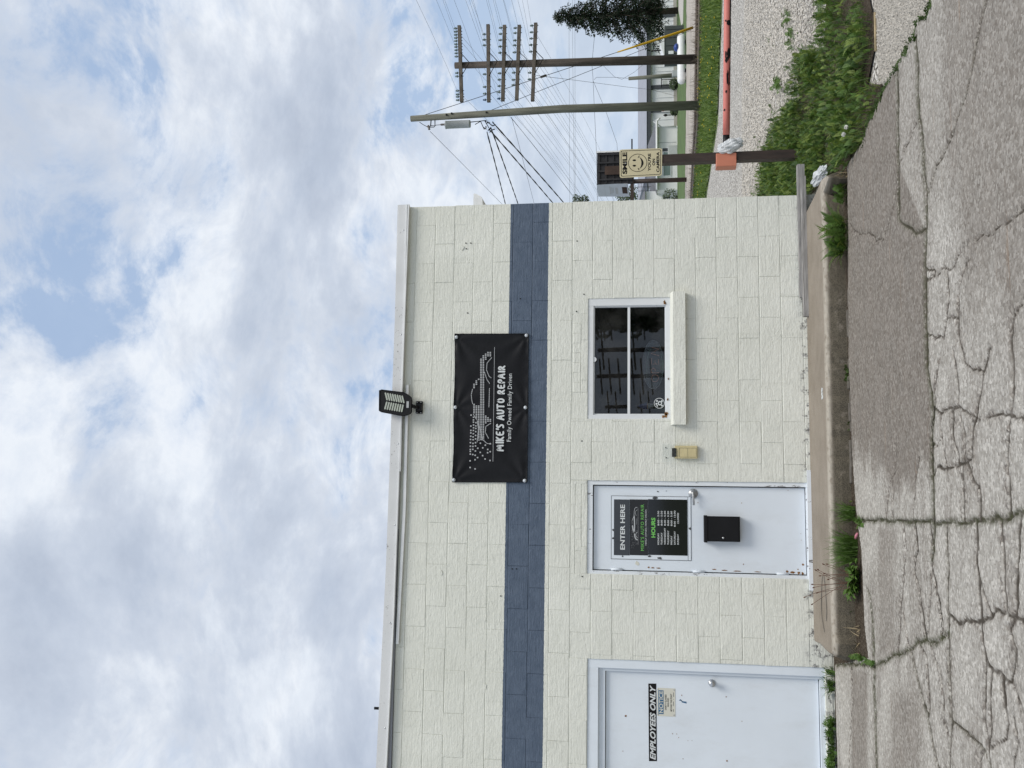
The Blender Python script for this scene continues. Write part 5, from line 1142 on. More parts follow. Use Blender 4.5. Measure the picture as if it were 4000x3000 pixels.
# weed fringe and moss along the broken pavement edge, and sprigs on the lot
m = MB()
for (a, b) in zip(RED[:-2], RED[1:-1]):
    L = math.hypot(GP(*a)[0]-GP(*b)[0], GP(*a)[1]-GP(*b)[1])
    for i in range(int(L*260)):
        u = random.random(); p = GP(a[0]+(b[0]-a[0])*u-abs(random.gauss(0, 12))+3, a[1]+(b[1]-a[1])*u); az = random.uniform(0, 6.28); L2 = random.uniform(.02, .07); el = random.uniform(.3, 1.3); frond(m, (p[0], p[1], -.045), Vector((p[0], p[1], -.045))+Vector((math.cos(az)*math.cos(el), math.sin(az)*math.cos(el), math.sin(el)))*L2, (0, 0, 1), 4, L2*.4)
tag(m.build('edge_moss', 'moss_leaf', fixn=False), 'low mossy growth along the broken pavement edge', 'moss', kind='stuff')
spr = MB()
for V, y, n_, s_ in ((3035, 325, 26, .10), (3068, 350, 12, .07), (3005, 430, 10, .06), (3070, 70, 20, .08), (3085, 170, 14, .07), (2985, 690, 16, .05), (2975, 720, 20, .05), (2940, 745, 20, .05), (2960, 560, 14, .05), (2930, 600, 10, .05), (3080, 120, 16, .07), (3002, 160, 6, .05)):
    for i in range(n_):
        p = GP(V+random.gauss(0, 7), y+random.gauss(0, 16)); az = random.uniform(0, 6.28); el = random.uniform(.2, 1.1); L = random.uniform(.5, 1.2)*s_*1.4; frond(spr, (p[0], p[1], -.05), Vector((p[0], p[1], -.05))+Vector((math.cos(az)*math.cos(el), math.sin(az)*math.cos(el), math.sin(el)))*L, (0, 0, 1), 5, L*.3)
tag(spr.build('lot_sprigs', 'weed_green', fixn=False), 'scattered green sprigs on the gravel lot', 'weeds', kind='stuff')
for V, y, zz_ in ((3305, 497, .17), (3295, 525, .15)):
    b_ = GP(3372, y+4); tp = W3(V, y, b_[1]); D_ = thing('dandelion', (b_[0], b_[1], -.04), 'white dandelion clock on a tall stalk, the %s of two by the weeds' % ('right' if y < 510 else 'left'), 'flower'); MB().tube([(b_[0], b_[1], -.04), ((b_[0]+tp[0])/2+.01, b_[1], tp[2]*.5), tp], .002, 6).build('stalk', 'weed_light', D_)
    fl = MB()
    for i in range(60):
        d = Vector((random.gauss(0, 1), random.gauss(0, 1), random.gauss(0, 1))).normalized(); q = Vector(tp)+d*.017; s_ = d.orthogonal()*.004; fl.add([tp, q-s_, q+s_], [(0, 1, 2)])
    fl.build('head', 'dandelion_white', D_, fixn=False)
# loose gravel near the pavement corner and on the lot edge
def stones(poly, n_, r0, r1, name, label, mat='stone'):
    xs = [p[0] for p in poly]; ys = [p[1] for p in poly]; X = RNG.uniform(min(xs), max(xs), n_*3); Y = RNG.uniform(min(ys), max(ys), n_*3); k = inpoly(X, Y, poly); X, Y = X[k][:n_], Y[k][:n_]; n_ = len(X)
    base = np.array([(1, 0, 0), (-1, 0, 0), (0, 1, 0), (0, -1, 0), (0, 0, 1), (0, 0, -1)], float); fc = np.array([(0, 2, 4), (2, 1, 4), (1, 3, 4), (3, 0, 4), (2, 0, 5), (1, 2, 5), (3, 1, 5), (0, 3, 5)])
    r = RNG.uniform(r0, r1, n_)[:, None, None]; sc_ = RNG.uniform(.6, 1.25, (n_, 6, 3)); a = RNG.uniform(0, 6.28, n_); R = np.zeros((n_, 3, 3)); R[:, 0, 0] = np.cos(a); R[:, 0, 1] = -np.sin(a); R[:, 1, 0] = np.sin(a); R[:, 1, 1] = np.cos(a); R[:, 2, 2] = .75
    v = np.einsum('nij,nkj->nki', R, base[None]*sc_*r)+RNG.normal(0, .15, (n_, 6, 3))*r; v += np.stack([X, Y, np.full(n_, -.046)+RNG.uniform(0, .008, n_)], 1)[:, None]
    me = bpy.data.meshes.new(name); co = v.reshape(-1, 3); f_ = (fc[None]+np.arange(n_)[:, None, None]*6).reshape(-1, 3); me.from_pydata(co.tolist(), [], f_.tolist()); me.materials.append(MATS[mat]); o = bpy.data.objects.new(name, me); COL.objects.link(o); return tag(o, label, 'gravel', kind='stuff')
stones([GP(*p) for p in ((3395, -80), (3400, 180), (3415, 330), (3440, 320), (3500, 235), (3560, 130), (3610, 20), (3650, -80))], 9000, .006, .016, 'loose_gravel', 'pale loose gravel between the weeds and the pavement edge', 'stone_dull')
stones([GP(*p) for p in ((2900, -40), (3200, -40), (3190, 200), (3110, 300), (3110, 400), (3030, 500), (2965, 700), (2940, 790), (2890, 790), (2890, 400))], 9000, .010, .026, 'lot_gravel', 'pale loose gravel spread over the lot behind the weeds')
stones([GP(*p) for p in ((3292, 700), (3312, 700), (3318, 1500), (3345, 2000), (3370, 2150), (3380, 2560), (3350, 2560), (3330, 2150), (3306, 1500))], 900, .003, .010, 'seam_gravel', 'small grit and stones in the gutter seam', 'stone_dull')
m = MB(); m.box((0, 0, 0), (1, .05, .03)); 
a_, b_ = GP(3402, 50), GP(3405, 200); m = MB(); m.tube([(a_[0], a_[1], -.03), (b_[0], b_[1], -.03)], .012, 6); tag(m.build('stick', 'straw'), 'dry stick lying on the gravel by the weeds', 'stick')
# ================================================================== BACKGROUND ACROSS THE TRACKS
def bb(V0, V1, y0, y1, Y): return pbox(V0, V1, y0, y1, Y)
# rails
for nm, off in (('rail', .35), ('rail', .75)):
    m = MB(); m.tube([G3(E2[i]*(1-off)+E3[i]*off-2, YS[i], .10) for i in range(len(YS))], .06, 6); tag(m.build('rail', 'rail_steel'), 'rusty railway rail beyond the grass verge, the %s of two' % ('nearer' if off < .5 else 'farther'), 'rail', 'railway rails')
m = MB()
for i in range(900):
    y = random.uniform(-60, 800); V = np.interp(y, YS, E2)-random.uniform(-4, 14); p = GP(V, y); az = random.uniform(0, 6.28); L = random.uniform(.15, .6); ln = random.uniform(.1, 1.3); q = Vector((p[0], p[1], 0)); d = Vector((math.cos(az)*math.sin(ln), math.sin(az)*math.sin(ln), math.cos(ln)))*L; s_ = d.cross(Vector((0, 1, 0))).normalized()*.009
    m.add([q-s_, q+s_, q+d+Vector((0, 0, random.uniform(-.06, .03)))], [(0, 1, 2)])
tag(m.build('dead_weeds', 'dead_twig', fixn=False), 'dry dead weeds along the railway bed', 'weeds', kind='stuff')
m = MB(); m2 = MB()
for i in range(15000):
    y = random.uniform(-80, 830); u = random.random(); V = np.interp(y, YS, E1)*(1-u)+np.interp(y, YS, E2)*u+random.gauss(0, 2); p = GP(V, y, -.04+.06*u); L = random.uniform(.05, .26)*(1 if u > .12 else .6); az = random.uniform(0, 6.28); blade(m if random.random() < .7 else m2, (p[0], p[1], -.05+.06*u), L, random.uniform(.012, .03), az, random.uniform(.05, .7), .8, 2)
GR = m.build('verge_grass', 'grass_far', fixn=False); tag(GR, 'long green grass on the verge before the railway', 'grass', kind='stuff'); o = m2.build('pale_blades', 'weed_light', GR, fixn=False); o['kind'] = 'stuff'
m = MB()
for i in range(70):
    y = random.uniform(60, 800); u = random.random()**1.3; V = np.interp(y, YS, E1)*(1-u)+np.interp(y, YS, E2)*u; p = GP(V, y); m.lathe([(.02, 0), (.035, .008), (.0, .016)], (p[0], p[1], random.uniform(.1, .2)), (0, 0, 1), 6)
tag(m.build('verge_flowers', 'dandelion_yellow'), 'yellow dandelions dotted over the grass verge', 'flowers', kind='stuff')
# long warehouse
YW = GP(2641, 300)[1]
WH = thing('warehouse', (WP(2641, 250, YW)[0], YW+5, 0), 'long white ribbed metal warehouse with pale grey roof beyond the tracks', 'building')
b = bb(2542, 2641, -700, 660, YW); xa, xb, ze = b[0], b[2], b[3]
MB().box((xa, YW, -.1), (xb, YW+16, ze)).build('wall', 'siding_white', WH)
m = MB(); x = xa+.2
while x < xb: m.box((x, YW-.05, .25), (x+.07, YW, ze)); x += .42+random.choice((0, 0, .2))
m.build('rib', 'siding_white', WH)['kind'] = 'stuff'
MB().box((xa, YW-.06, -.1), (xb, YW, .22)).build('plinth', 'concrete_light', WH)
zf = WP(2526, 300, YW)[1]; MB().box((xa-.3, YW-.3, ze), (xb+.3, YW+.2, zf)).build('fascia', 'trim_dark', WH)
zr = WP(2492, 300, YW+9)[1]; m = MB(); m.add([(xa-.3, YW-.35, zf), (xb+.3, YW-.35, zf), (xb+.3, YW+9, zr), (xa-.3, YW+9, zr), (xa-.3, YW+17, zf), (xb+.3, YW+17, zf)], [(0, 1, 2, 3), (3, 2, 5, 4), (0, 3, 4), (1, 5, 2)]); m.build('roof', 'roof_grey', WH, fixn=False)
for V0, V1, y0, y1 in ((2543, 2641, 332, 346), (2543, 2641, 428, 438), (2545, 2641, 52, 66)):
    b = bb(V0, V1, y0, y1, YW-.1); MB().box((b[0], YW-.10, .05), (b[2], YW-.045, b[3])).build('door', 'trim_dark', WH)
b = bb(2584, 2617, 426, 437, YW-.15); BS = thing('realty_sign', ((b[0]+b[2])/2, YW-.15, b[1]), 'small white and red sign on the warehouse wall behind the pole', 'sign'); MB().box((b[0], YW-.20, b[1]), (b[2], YW-.13, b[3])).build('plate', 'tank_white', BS); MB().box((b[0]+.05, YW-.22, b[3]-.22), (b[2]-.05, YW-.19, b[3]-.05)).build('mark', 'print_red', BS)
# porch frame with chequered panel
p = bb(2584, 2640, 310, 332, YW-.6); PF = thing('entrance_stand', ((p[0]+p[2])/2, YW-.6, 0), 'dark entrance frame with chequered white panel at the warehouse', 'stand'); m = MB()
for x in (p[0], p[2]): m.tube([(x, YW-.6, 0), (x, YW-.6, p[3])], .035, 6)
m.tube([(p[0]-.2, YW-.6, p[3]), (p[2]+.2, YW-.6, p[3])], .04, 6); m.build('frame', 'black_metal', PF); m = MB(); zt_ = p[3]*.48
MB().box((p[0]+.04, YW-.58, .02), (p[2]-.04, YW-.55, zt_)).build('panel', 'tank_white', PF)
for i in range(5):
    for j in range(5):
        if (i+j) % 2: w_ = (p[2]-p[0]-.08)/5; m.box((p[0]+.04+i*w_, YW-.60, .02+j*zt_/5), (p[0]+.04+(i+1)*w_, YW-.582, .02+(j+1)*zt_/5))
m.build('chequer', 'trim_dark', PF); MB().box((p[0]+.1, YW-.58, zt_+.15), (p[0]+.45, YW-.5, p[3]-.1)).build('notice_board', 'box_grey', PF)
# post lantern
l = WP(2646, 448, YW-2); LP = thing('post_lantern', (l[0], YW-2, 0), 'black lantern on a short post between warehouse and house', 'lamp'); zt_ = WP(2592, 448, YW-2)[1]
MB().tube([(l[0], YW-2, -.1), (l[0], YW-2, zt_-.3)], .045, 8).build('post', 'black_metal', LP); MB().lathe([(.05, 0), (.10, .05), (.13, .2), (.06, .28), (.01, .36)], (l[0], YW-2, zt_-.32), (0, 0, 1), 8).build('lantern', 'black_metal', LP)
# house with hip roof
YH = YW-4
HO = thing('house', (WP(2646, 620, YH)[0], YH+4, 0), 'white low house with grey hip roof left of the warehouse', 'house')
b = bb(2565, 2648, 493, 742, YH); MB().box((b[0], YH, -.1), (b[2], YH+9, b[3])).build('wall', 'house_white', HO)
e0, e1 = WP(2563, 747, YH)[0], WP(2563, 481, YH)[0]; zr = WP(2523, 640, YH+4.5)[1]; r0, r1 = WP(2523, 685, YH+4.5)[0], WP(2523, 588, YH+4.5)[0]; z0 = b[3]
m = MB(); m.add([(e0, YH-.4, z0), (e1, YH-.4, z0), (e1, YH+9.4, z0), (e0, YH+9.4, z0), (r0, YH+4.5, zr), (r1, YH+4.5, zr)], [(0, 1, 5, 4), (1, 2, 5), (2, 3, 4, 5), (3, 0, 4), (0, 3, 2, 1)]); m.build('roof', 'shingle_grey', HO)
MB().tube([(e0, YH-.45, z0-.02), (e1, YH-.45, z0-.02)], .09, 8).build('eave_gutter', 'trim_white', HO)
w = bb(2588, 2622, 580, 690, YH); Wd = MB().box((w[0], YH-.06, w[1]), (w[2], YH+.02, w[3])).build('window', 'trim_white', HO); MB().box((w[0]+.08, YH-.075, w[1]+.08), (w[2]-.35, YH-.05, w[3]-.08)).build('pane', 'pane_green', Wd); MB().box((w[2]-.28, YH-.08, w[1]), (w[2], YH-.055, w[3])).build('shutter', 'trim_dark', Wd)
for y in (557, ): x = WP(2600, y, YH)[0]; MB().box((x-.03, YH-.02, .1), (x+.03, YH-.001, z0)).build('wall_seam', 'box_grey', HO)
x = WP(2600, 497, YH)[0]; MB().tube([(x, YH-.1, .1), (x, YH-.1, 1.3), (x+.5, YH-.1, 2.0), (x+.75, YH-.2, z0-.3), (e1, YH-.45, z0-.05)], .05, 6).build('downspout', 'trim_white', HO)
m = bb(2635, 2646, 590, 600, YH-.3); AC = MB().bbox((m[0]-.3, YH-.9, 0), (m[2]+.3, YH-.3, .8), .03); AC.build('condenser', 'box_grey', HO)
x = WP(2500, 577, YH+3)[0]; z = WP(2470, 577, YH+3)[1]; m = MB(); m.tube([(x, YH+4, zr-.3), (x, YH+4, z)], .05, 6); m.box((x-.1, YH+3.9, z), (x+1.2, YH+4.1, z+.12)); m.build('antenna', 'black_metal', HO)
# neighbouring building behind the shop's edge
YN_ = YH+1; NB = thing('annex_house', (WP(2646, 800, YN_)[0], YN_+4, 0), 'white building with grey roof partly hidden behind the shop corner', 'house')
b = bb(2520, 2648, 746, 960, YN_); MB().box((b[0], YN_, -.1), (b[2], YN_+8, b[3])).build('wall', 'house_white', NB); zr = WP(2480, 800, YN_+4)[1]
m = MB(); m.add([(b[0]-.3, YN_-.3, b[3]), (b[2]+.3, YN_-.3, b[3]), (b[2]-1.2, YN_+4, zr), (b[0]+1.2, YN_+4, zr), (b[0]-.3, YN_+8.3, b[3]), (b[2]+.3, YN_+8.3, b[3])], [(0, 1, 2, 3), (3, 2, 5, 4), (0, 3, 4), (1, 5, 2), (0, 4, 5, 1)]); m.build('roof', 'shingle_grey', NB)
w = bb(2590, 2618, 768, 775, YN_); MB().box((w[0], YN_-.05, w[1]), (w[2], YN_+.01, w[3])).build('window', 'trim_dark', NB)
# billboard structure
p = GP(2684, 697); YB = p[1]
BB = thing('wooden_billboard', (p[0], YB, 0), 'dark wooden back of a billboard on brown posts behind the cream sign', 'billboard')
b = bb(2332, 2470, 592, 718, YB); MB().box((b[0], YB, b[1]), (b[2], YB+.12, b[3])).build('panel', 'board_brown', BB)
m = MB()
for i in range(5): z = b[1]+(b[3]-b[1])*(.12+i*.2); m.box((b[0]+.02, YB-.06, z), (b[2]-.05, YB-.001, z+.07))
m.build('batten', 'board_brown', BB); m = MB()
for i in range(4): x = b[0]+(b[2]-b[0])*(.1+i*.26); m.box((x, YB-.12, b[1]), (x+.09, YB-.062, b[3]-.05))
m.build('stud', 'board_brown', BB); MB().box((b[0]+.5, YB-.14, b[1]+.3), (b[0]+1.0, YB-.125, b[3]-.45)).build('patch_board', 'board_red', BB)
MB().box((b[2]-.05, YB-.05, b[1]), (b[2]+.04, YB+.14, b[3]+.03)).build('edge_trim', 'trim_white', BB)
for y in (697, 622): q = GP(2684, y); z = WP(2460, y, YB)[1]; MB().tube([(q[0], YB+.2, -.1), (q[0], YB+.2, z+.4)], .13, 10).build('post', 'post_brown', BB)
zb = WP(2476, 740, YB)[1]; xl_, xr_ = WP(2470, 830, YB)[0], WP(2470, 690, YB)[0]; MB().box((xl_, YB+.05, zb), (xr_, YB+.3, zb+.2)).build('beam', 'post_brown', BB)
m = MB(); q = bb(2478, 2532, 712, 744, YB)
for i in range(5): z = q[1]+(q[3]-q[1])*i/4; m.tube([(q[0], YB+.1, z), (q[2], YB+.1, z)], .012, 4)
for i in range(3): x = q[0]+(q[2]-q[0])*i/2; m.tube([(x, YB+.1, q[1]-.15), (x, YB+.1, q[3])], .014, 4)
m.build('catwalk_rail', 'black_metal', BB)
BF = thing('printed_billboard', W3(2455, 745, YB), 'pale printed billboard panel edge-on beside the shop corner', 'billboard')
c = [(WP(2331, 768, YB+.9)[0], YB+.9, WP(2337, 768, YB+.9)[1]), (WP(2331, 718, YB)[0], YB, WP(2331, 718, YB)[1]), (WP(2452, 718, YB)[0], YB, WP(2452, 718, YB)[1]), (WP(2458, 768, YB+.9)[0], YB+.9, WP(2458, 768, YB+.9)[1])]
n_ = (Vector(c[1])-Vector(c[0])).cross(Vector(c[3])-Vector(c[0])).normalized(); n_ = n_ if n_.y < 0 else -n_
m = MB(); m.add([Vector(q) for q in c]+[Vector(q)-n_*.12 for q in c], [(0, 1, 2, 3), (4, 7, 6, 5), (0, 4, 5, 1), (1, 5, 6, 2), (2, 6, 7, 3), (3, 7, 4, 0)]); m.build('panel', 'billboard_face', BF)
def onface(u0, u1, v0, v1): return [Vector(c[0]).lerp(Vector(c[1]), u).lerp(Vector(c[3]).lerp(Vector(c[2]), u), v)+n_*.01 for u, v in ((u0, v0), (u1, v0), (u1, v1), (u0, v1))]
m = MB()
for r in ((.2, .8, .40, .43), (.25, .75, .455, .475), (.3, .7, .50, .52), (.2, .7, .58, .66), (.1, .9, .24, .245)): m.add(onface(*r), [(0, 1, 2, 3)])
m.build('faded_print', 'print_grey', BF, fixn=False); m = MB(); m.add(onface(.25, .75, .80, .96), [(0, 1, 2, 3)]); m.build('red_print', 'board_red', BF, fixn=False)
# tank, cabinets, meter pole
q = GP(2681, 175); YT = q[1]
TK = thing('propane_tank', (q[0], YT, 0), 'white horizontal propane tank with blue cap beyond the tracks', 'tank')
zc_ = (WP(2645, 180, YT)[1]+WP(2680, 180, YT)[1])/2; r = (WP(2645, 180, YT)[1]-WP(2680, 180, YT)[1])/2; x1 = WP(2660, 132, YT)[0]; L = 3.0
MB().lathe([(.0, 0), (r*.5, r*.12), (r*.85, r*.42), (r, r*.9), (r, L-r*.9), (r*.85, L-r*.42), (r*.5, L-r*.12), (0, L)], (x1-L, YT, zc_), (1, 0, 0), 24).build('shell', 'tank_white', TK)
x = WP(2640, 186, YT)[0]; MB().lathe([(.22, -.03), (.22, .08), (.14, .17), (.0, .19)], (x, YT, zc_+r), (0, 0, 1), 14).build('dome', 'cap_blue', TK)
for dx in (-.6, -2.3): MB().box((x1+dx-.08, YT-.3, -.05), (x1+dx+.08, YT+.3, zc_-r*.7)).build('leg', 'black_metal', TK)
YC = YT+4; CB = thing('generator_cabinet', (WP(2680, 170, YC)[0], YC+.6, 0), 'dark green equipment cabinet behind the white propane tank', 'cabinet')
b = bb(2595, 2682, 99, 225, YC); MB().bbox((b[0], YC, -.05), (b[2], YC+1.2, b[3]), .02).build('body', 'cabinet_green', CB)
m = MB(); m.poly([(b[0], b[3]), (b[2]-.7, b[3]), (b[0]+(b[2]-b[0])*.45, b[3]+.25)], YC-.05, YC+1.2); m.build('canopy', 'tank_white', CB); m = MB()
for i in range(4): x = b[0]+(b[2]-b[0])*(i+.5)/4; m.box((x-.012, YC-.012, .1), (x+.012, YC, b[3]-.1))
m.build('door_seam', 'black_metal', CB); l = bb(2611, 2631, 199, 211, YC); MB().box((l[0], YC-.02, l[1]), (l[2], YC-.005, l[3])).build('label_plate', 'tank_white', CB)
x = WP(2590, 181, YC)[0]; MB().tube([(x, YC+.5, b[3]), (x, YC+.5, WP(2545, 181, YC)[1])], .04, 6).build('exhaust', 'black_metal', CB)
q = GP(2682, 278); YM = q[1]; b = bb(2654, 2682, 259, 297, YM); UB = thing('utility_box', ((b[0]+b[2])/2, YM, 0), 'pale grey utility box beyond the tracks right of the short pole', 'cabinet'); MB().bbox((b[0], YM, -.05), (b[2], YM+.6, b[3]), .02).build('body', 'box_grey', UB); MB().box(((b[0]+b[2])/2+.05, YM-.02, .15), (b[2]-.06, YM-.003, b[3]-.12)).build('panel', 'transformer_grey', UB)
q = GP(2660, 292); MP = thing('meter_pole', (q[0], q[1], 0), 'short leaning wooden meter pole in front of the warehouse', 'pole'); tp = W3(2455, 307, q[1]); MB().tube([(q[0], q[1], -.1), tp], [.16, .12], 10).build('shaft', 'pole_green', MP); c_ = W3(2642, 283, q[1]-.2); MB().bbox((c_[0]-.3, c_[1]-.1, c_[2]-.3), (c_[0]+.15, c_[1]+.1, c_[2]+.3), .03).build('meter_box', 'transformer_grey', MP)
# shrub by the house and low hedge
def leafball(mb, c, r, n_, s_, seed):
    rr = np.random.default_rng(seed)
    for i in range(n_):
        d = rr.normal(0, 1, 3); d /= np.linalg.norm(d); p = Vector((c[0]+d[0]*r[0]*rr.uniform(.3, 1)**.5, c[1]+d[1]*r[1]*rr.uniform(.3, 1)**.5, c[2]+d[2]*r[2]*rr.uniform(.3, 1)**.5)); a = Vector(rr.normal(0, 1, 3)).normalized()*s_*rr.uniform(.6, 1.3); b = a.orthogonal().normalized()*s_*rr.uniform(.4, .9); mb.add([p-a, p+b, p+a, p-b], [(0, 1, 2, 3)])
for V, y, rr_, lab_ in ((2640, 775, .9, 'dark shrub at the foot of the half hidden building'), (2640, 328, .5, 'low dark shrub at the warehouse entrance'), (2642, 432, .45, 'small dark shrub by the lantern post')):
    q = GP(2650, y); S_ = thing('shrub', (q[0], q[1], 0), lab_, 'shrub'); m = MB(); leafball(m, (q[0], q[1], rr_*.7), (rr_, rr_, rr_*.8), 380, .09, int(y)); m.build('crown', 'tree_leaf', S_, fixn=False); MB().tube([(q[0], q[1], -.05), (q[0], q[1], rr_*.5)], .04, 5).build('stem', 'bark', S_)
# spruce at the right edge
q = GP(2650, 41); ST_ = thing('spruce_tree', (q[0], q[1], 0), 'tall dark spruce tree in front of the warehouse', 'tree'); tip = Vector(W3(2157, 68, q[1])); base = Vector((q[0], q[1], -.1))
MB().tube([base, base.lerp(tip, .5), tip], [.26, .16, .02], 10).build('trunk', 'bark', ST_)
m = MB(); rr = random.Random(5); mt_ = MB(); H_ = (tip-base).length
for lev in range(46):
    u = .15+.85*lev/46; o_ = base.lerp(tip, u); R = 3.3*(1-u)**.72+.22; nb_ = rr.randint(6, 9)
    if u < .24: R *= .75
    for k in range(nb_):
        az = rr.uniform(0, 6.28); R1 = R*rr.uniform(.65, 1.12); d = Vector((math.cos(az), math.sin(az), 0)); n_ = max(5, int(R1*9)); pv = None
        for i in range(n_):
            t_ = (i+.6)/n_; p_ = o_+d*R1*t_+Vector((0, 0, .25*R1*t_-.42*R1*t_*t_*1.2)); 
            for s_ in range(3):
                a = Vector((rr.gauss(0, 1), rr.gauss(0, 1), rr.gauss(-.9, .6))).normalized()*rr.uniform(.10, .26); b = (d*.5+a.orthogonal()).normalized()*rr.uniform(.05, .10); c_ = p_+Vector((rr.gauss(0, .09), rr.gauss(0, .09), rr.gauss(-.05, .09))); m.add([c_-b, c_+a*.5-b*.4, c_+a, c_+b], [(0, 1, 2, 3)])
        mt_.tube([o_, o_+d*R1*.5+Vector((0, 0, .03*R1)), o_+d*R1*.95+Vector((0, 0, -.22*R1))], [.03, .02, .006], 4)
m.build('crown', 'spruce_needles', ST_, fixn=False); mt_.build('branches', 'bark', ST_)
# far leafy trees peeping past the wall edge
for V, y, d_, h_, r_, lab_ in ((2415, 806, 95, 0, 2.2, 'far leafy tree rising beside the pale billboard panel'), (2262, 822, 110, 0, 1.7, 'far tree top just clear of the wall edge below the blue band')):
    p = W3(V, y, d_); T_ = thing('far_tree', (p[0], d_, 0), lab_, 'tree'); MB().tube([(p[0], d_, -.1), (p[0], d_, p[2]-.5)], [.3, .12], 8).build('trunk', 'bark', T_); m = MB(); rr = random.Random(int(V))
    for k in range(16): cc_ = (p[0]+rr.uniform(-1, 1)*r_*.8, d_+rr.uniform(-1, 1)*r_*.8, p[2]+rr.uniform(-1.1, .25)*r_*.8); leafball(m, cc_, (r_*.4, r_*.4, r_*.35), 130, .13, int(V)+k)
    m.build('crown', 'tree_leaf', T_, fixn=False)

# ================================================================== POLES AND WIRES
def wire(p0, p1, sag, r, mb, n=14, n0=0):
    p0, p1 = Vector(p0), Vector(p1); mb.tube([p0.lerp(p1, i/n)-Vector((0, 0, sag*4*(i/n)*(1-i/n))) for i in range(n+1)], r, 4, False)
q = GP(2734, 231); Y1 = q[1]
UP1 = thing('telegraph_pole', (q[0], Y1, 0), 'dark telegraph pole carrying five crossarms of glass insulators', 'pole', 'poles by the railway')
top1 = W3(1777, 256, Y1); MB().tube([(q[0], Y1, -.2), top1], [.185, .125], 14).build('shaft', 'pole_dark', UP1)
ZT = lambda a, b: W3(1750+a/4.1475, 50+b/4.1475, Y1-.16)
INS = {}
arms = [((183, 212), (222, 1445), (250, 303, 355, 405, 455, 508, 552, 605, 655, 708, 975, 1030, 1262, 1320, 1358, 1412)), ((650, 195), (660, 1445), (345, 435, 525, 995, 1200, 1308, 1408)), ((917, 205), (888, 1428), (240, 340, 440, 545, 648, 980, 1083, 1185, 1285, 1388)), ((1156, 205), (1113, 1415), (243, 325, 445, 525, 640, 970, 1085, 1168)), ((1422, 170), (1370, 1430), (205, 312, 415, 520, 628, 970, 1078))]
ends = []
m_w = MB()
for k, (a, b, ins) in enumerate(arms):
    p0, p1 = Vector(ZT(*a)), Vector(ZT(*b)); d = (p1-p0).normalized(); up_ = Vector((0, 0, 1)); s_ = Vector((0, .065, 0)); u_ = up_*.066; m = MB()
    m.add([p+sx*s_+sz*u_ for p in (p0, p1) for sx, sz in ((-1, -1), (1, -1), (1, 1), (-1, 1))], [(0, 1, 5, 4), (1, 2, 6, 5), (2, 3, 7, 6), (3, 0, 4, 7), (3, 2, 1, 0), (4, 5, 6, 7)]); ARM = m.build('crossarm', 'arm_wood', UP1)
    mb_ = MB(); c_ = p0.lerp(p1, .52)
    for sgn in (-1, 1): e = p0.lerp(p1, .52+sgn*.155); mb_.tube([e+Vector((0, -.07, -.03)), Vector((top1[0]+(q[0]-top1[0])*.0+0, Y1-.2, c_.z-.36))], .016, 4)
    mb_.build('brace', 'black_metal', ARM); g1 = MB(); g2 = MB(); pn = MB()
    for i, bz in enumerate(ins):
        t_ = (bz-a[1])/(b[1]-a[1]); p_ = p0.lerp(p1, t_)+Vector((0, 0, .05)); pn.tube([p_-Vector((0, 0, .16)), p_+Vector((0, 0, .08))], .014, 4)
        (g2 if (i == len(ins)-1 and k in (1, 2)) else g1).lathe([(.028, .06), (.055, .075), (.05, .10), (.032, .115), (.040, .14), (.026, .175), (.006, .185)], p_, (0, 0, 1), 8)
        if k == 0 and i % 2: continue
        ends.append(p_+Vector((0, 0, .12)))
    o1 = pn.build('pins', 'black_metal', ARM); o1['kind'] = 'stuff'; o1 = g1.build('insulators', 'insulator_glass', ARM); o1['kind'] = 'stuff'
    if g2.v: g2.build('end_insulator', 'insulator_blue', ARM)
    else: pass
# pair of poles in line (mostly out of view) so the telegraph wires have somewhere to go
dline = Vector((math.sin(YAW), math.cos(YAW), 0)); lat = Vector((math.cos(YAW), -math.sin(YAW), 0))
ctr = Vector((top1[0], Y1, 0))
TW = thing('telegraph_wires', (top1[0], Y1, top1[2]), 'fan of thin telegraph wires running from the five crossarms', 'wires'); mw = MB()
for p_ in ends[::3]+ends[1::9]:
    wire(p_, p_+dline*95+lat*random.uniform(-.5, .5), 2.2+random.uniform(-.25, .35), .0050, mw, 20); wire(p_, p_-dline*34+lat*random.uniform(1.5, 2.5), .45+random.uniform(-.1, .2), .0045, mw, 12)
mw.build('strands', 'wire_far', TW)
q2 = GP(2740, 412); Y2 = q2[1]
UP2 = thing('utility_pole', (q2[0], Y2, 0), 'grey green wooden utility pole with a transformer can', 'pole', 'poles by the railway')
top2 = W3(1605, 464, Y2); mid2 = W3(2200, 425, Y2); MB().tube([(q2[0], Y2, -.2), mid2, top2], [.175, .15, .115], 14).build('shaft', 'pole_green', UP2)
ZU = lambda a, b, dy=0: W3(1550+a/2.765, 300+b/2.765, Y2+dy)
a, b = ZU(522, 515, -.05), ZU(795, 508, -.05); TR = MB().lathe([(.08, 0), (.145, .01), (.15, .04), (.15, a[2]-b[2]-.06), (.16, a[2]-b[2]-.05), (.155, a[2]-b[2]-.01), (.03, a[2]-b[2])], (b[0], b[1], b[2]), (0, 0, 1), 18).build('transformer', 'transformer_grey', UP2)
MB().lathe([(.03, 0), (.05, .03), (.03, .06), (.05, .09), (.03, .12), (.045, .15), (.02, .19)], (a[0], a[1], a[2]), (0, 0, 1), 10).build('bushing', 'porcelain', TR)
p_ = ZU(345, 548); MB().lathe([(.02, -.1), (.05, -.08), (.03, -.04), (.05, 0), (.03, .04), (.05, .07), (.02, .1)], p_, (1, 0, .3), 10).build('cutout', 'porcelain', UP2)
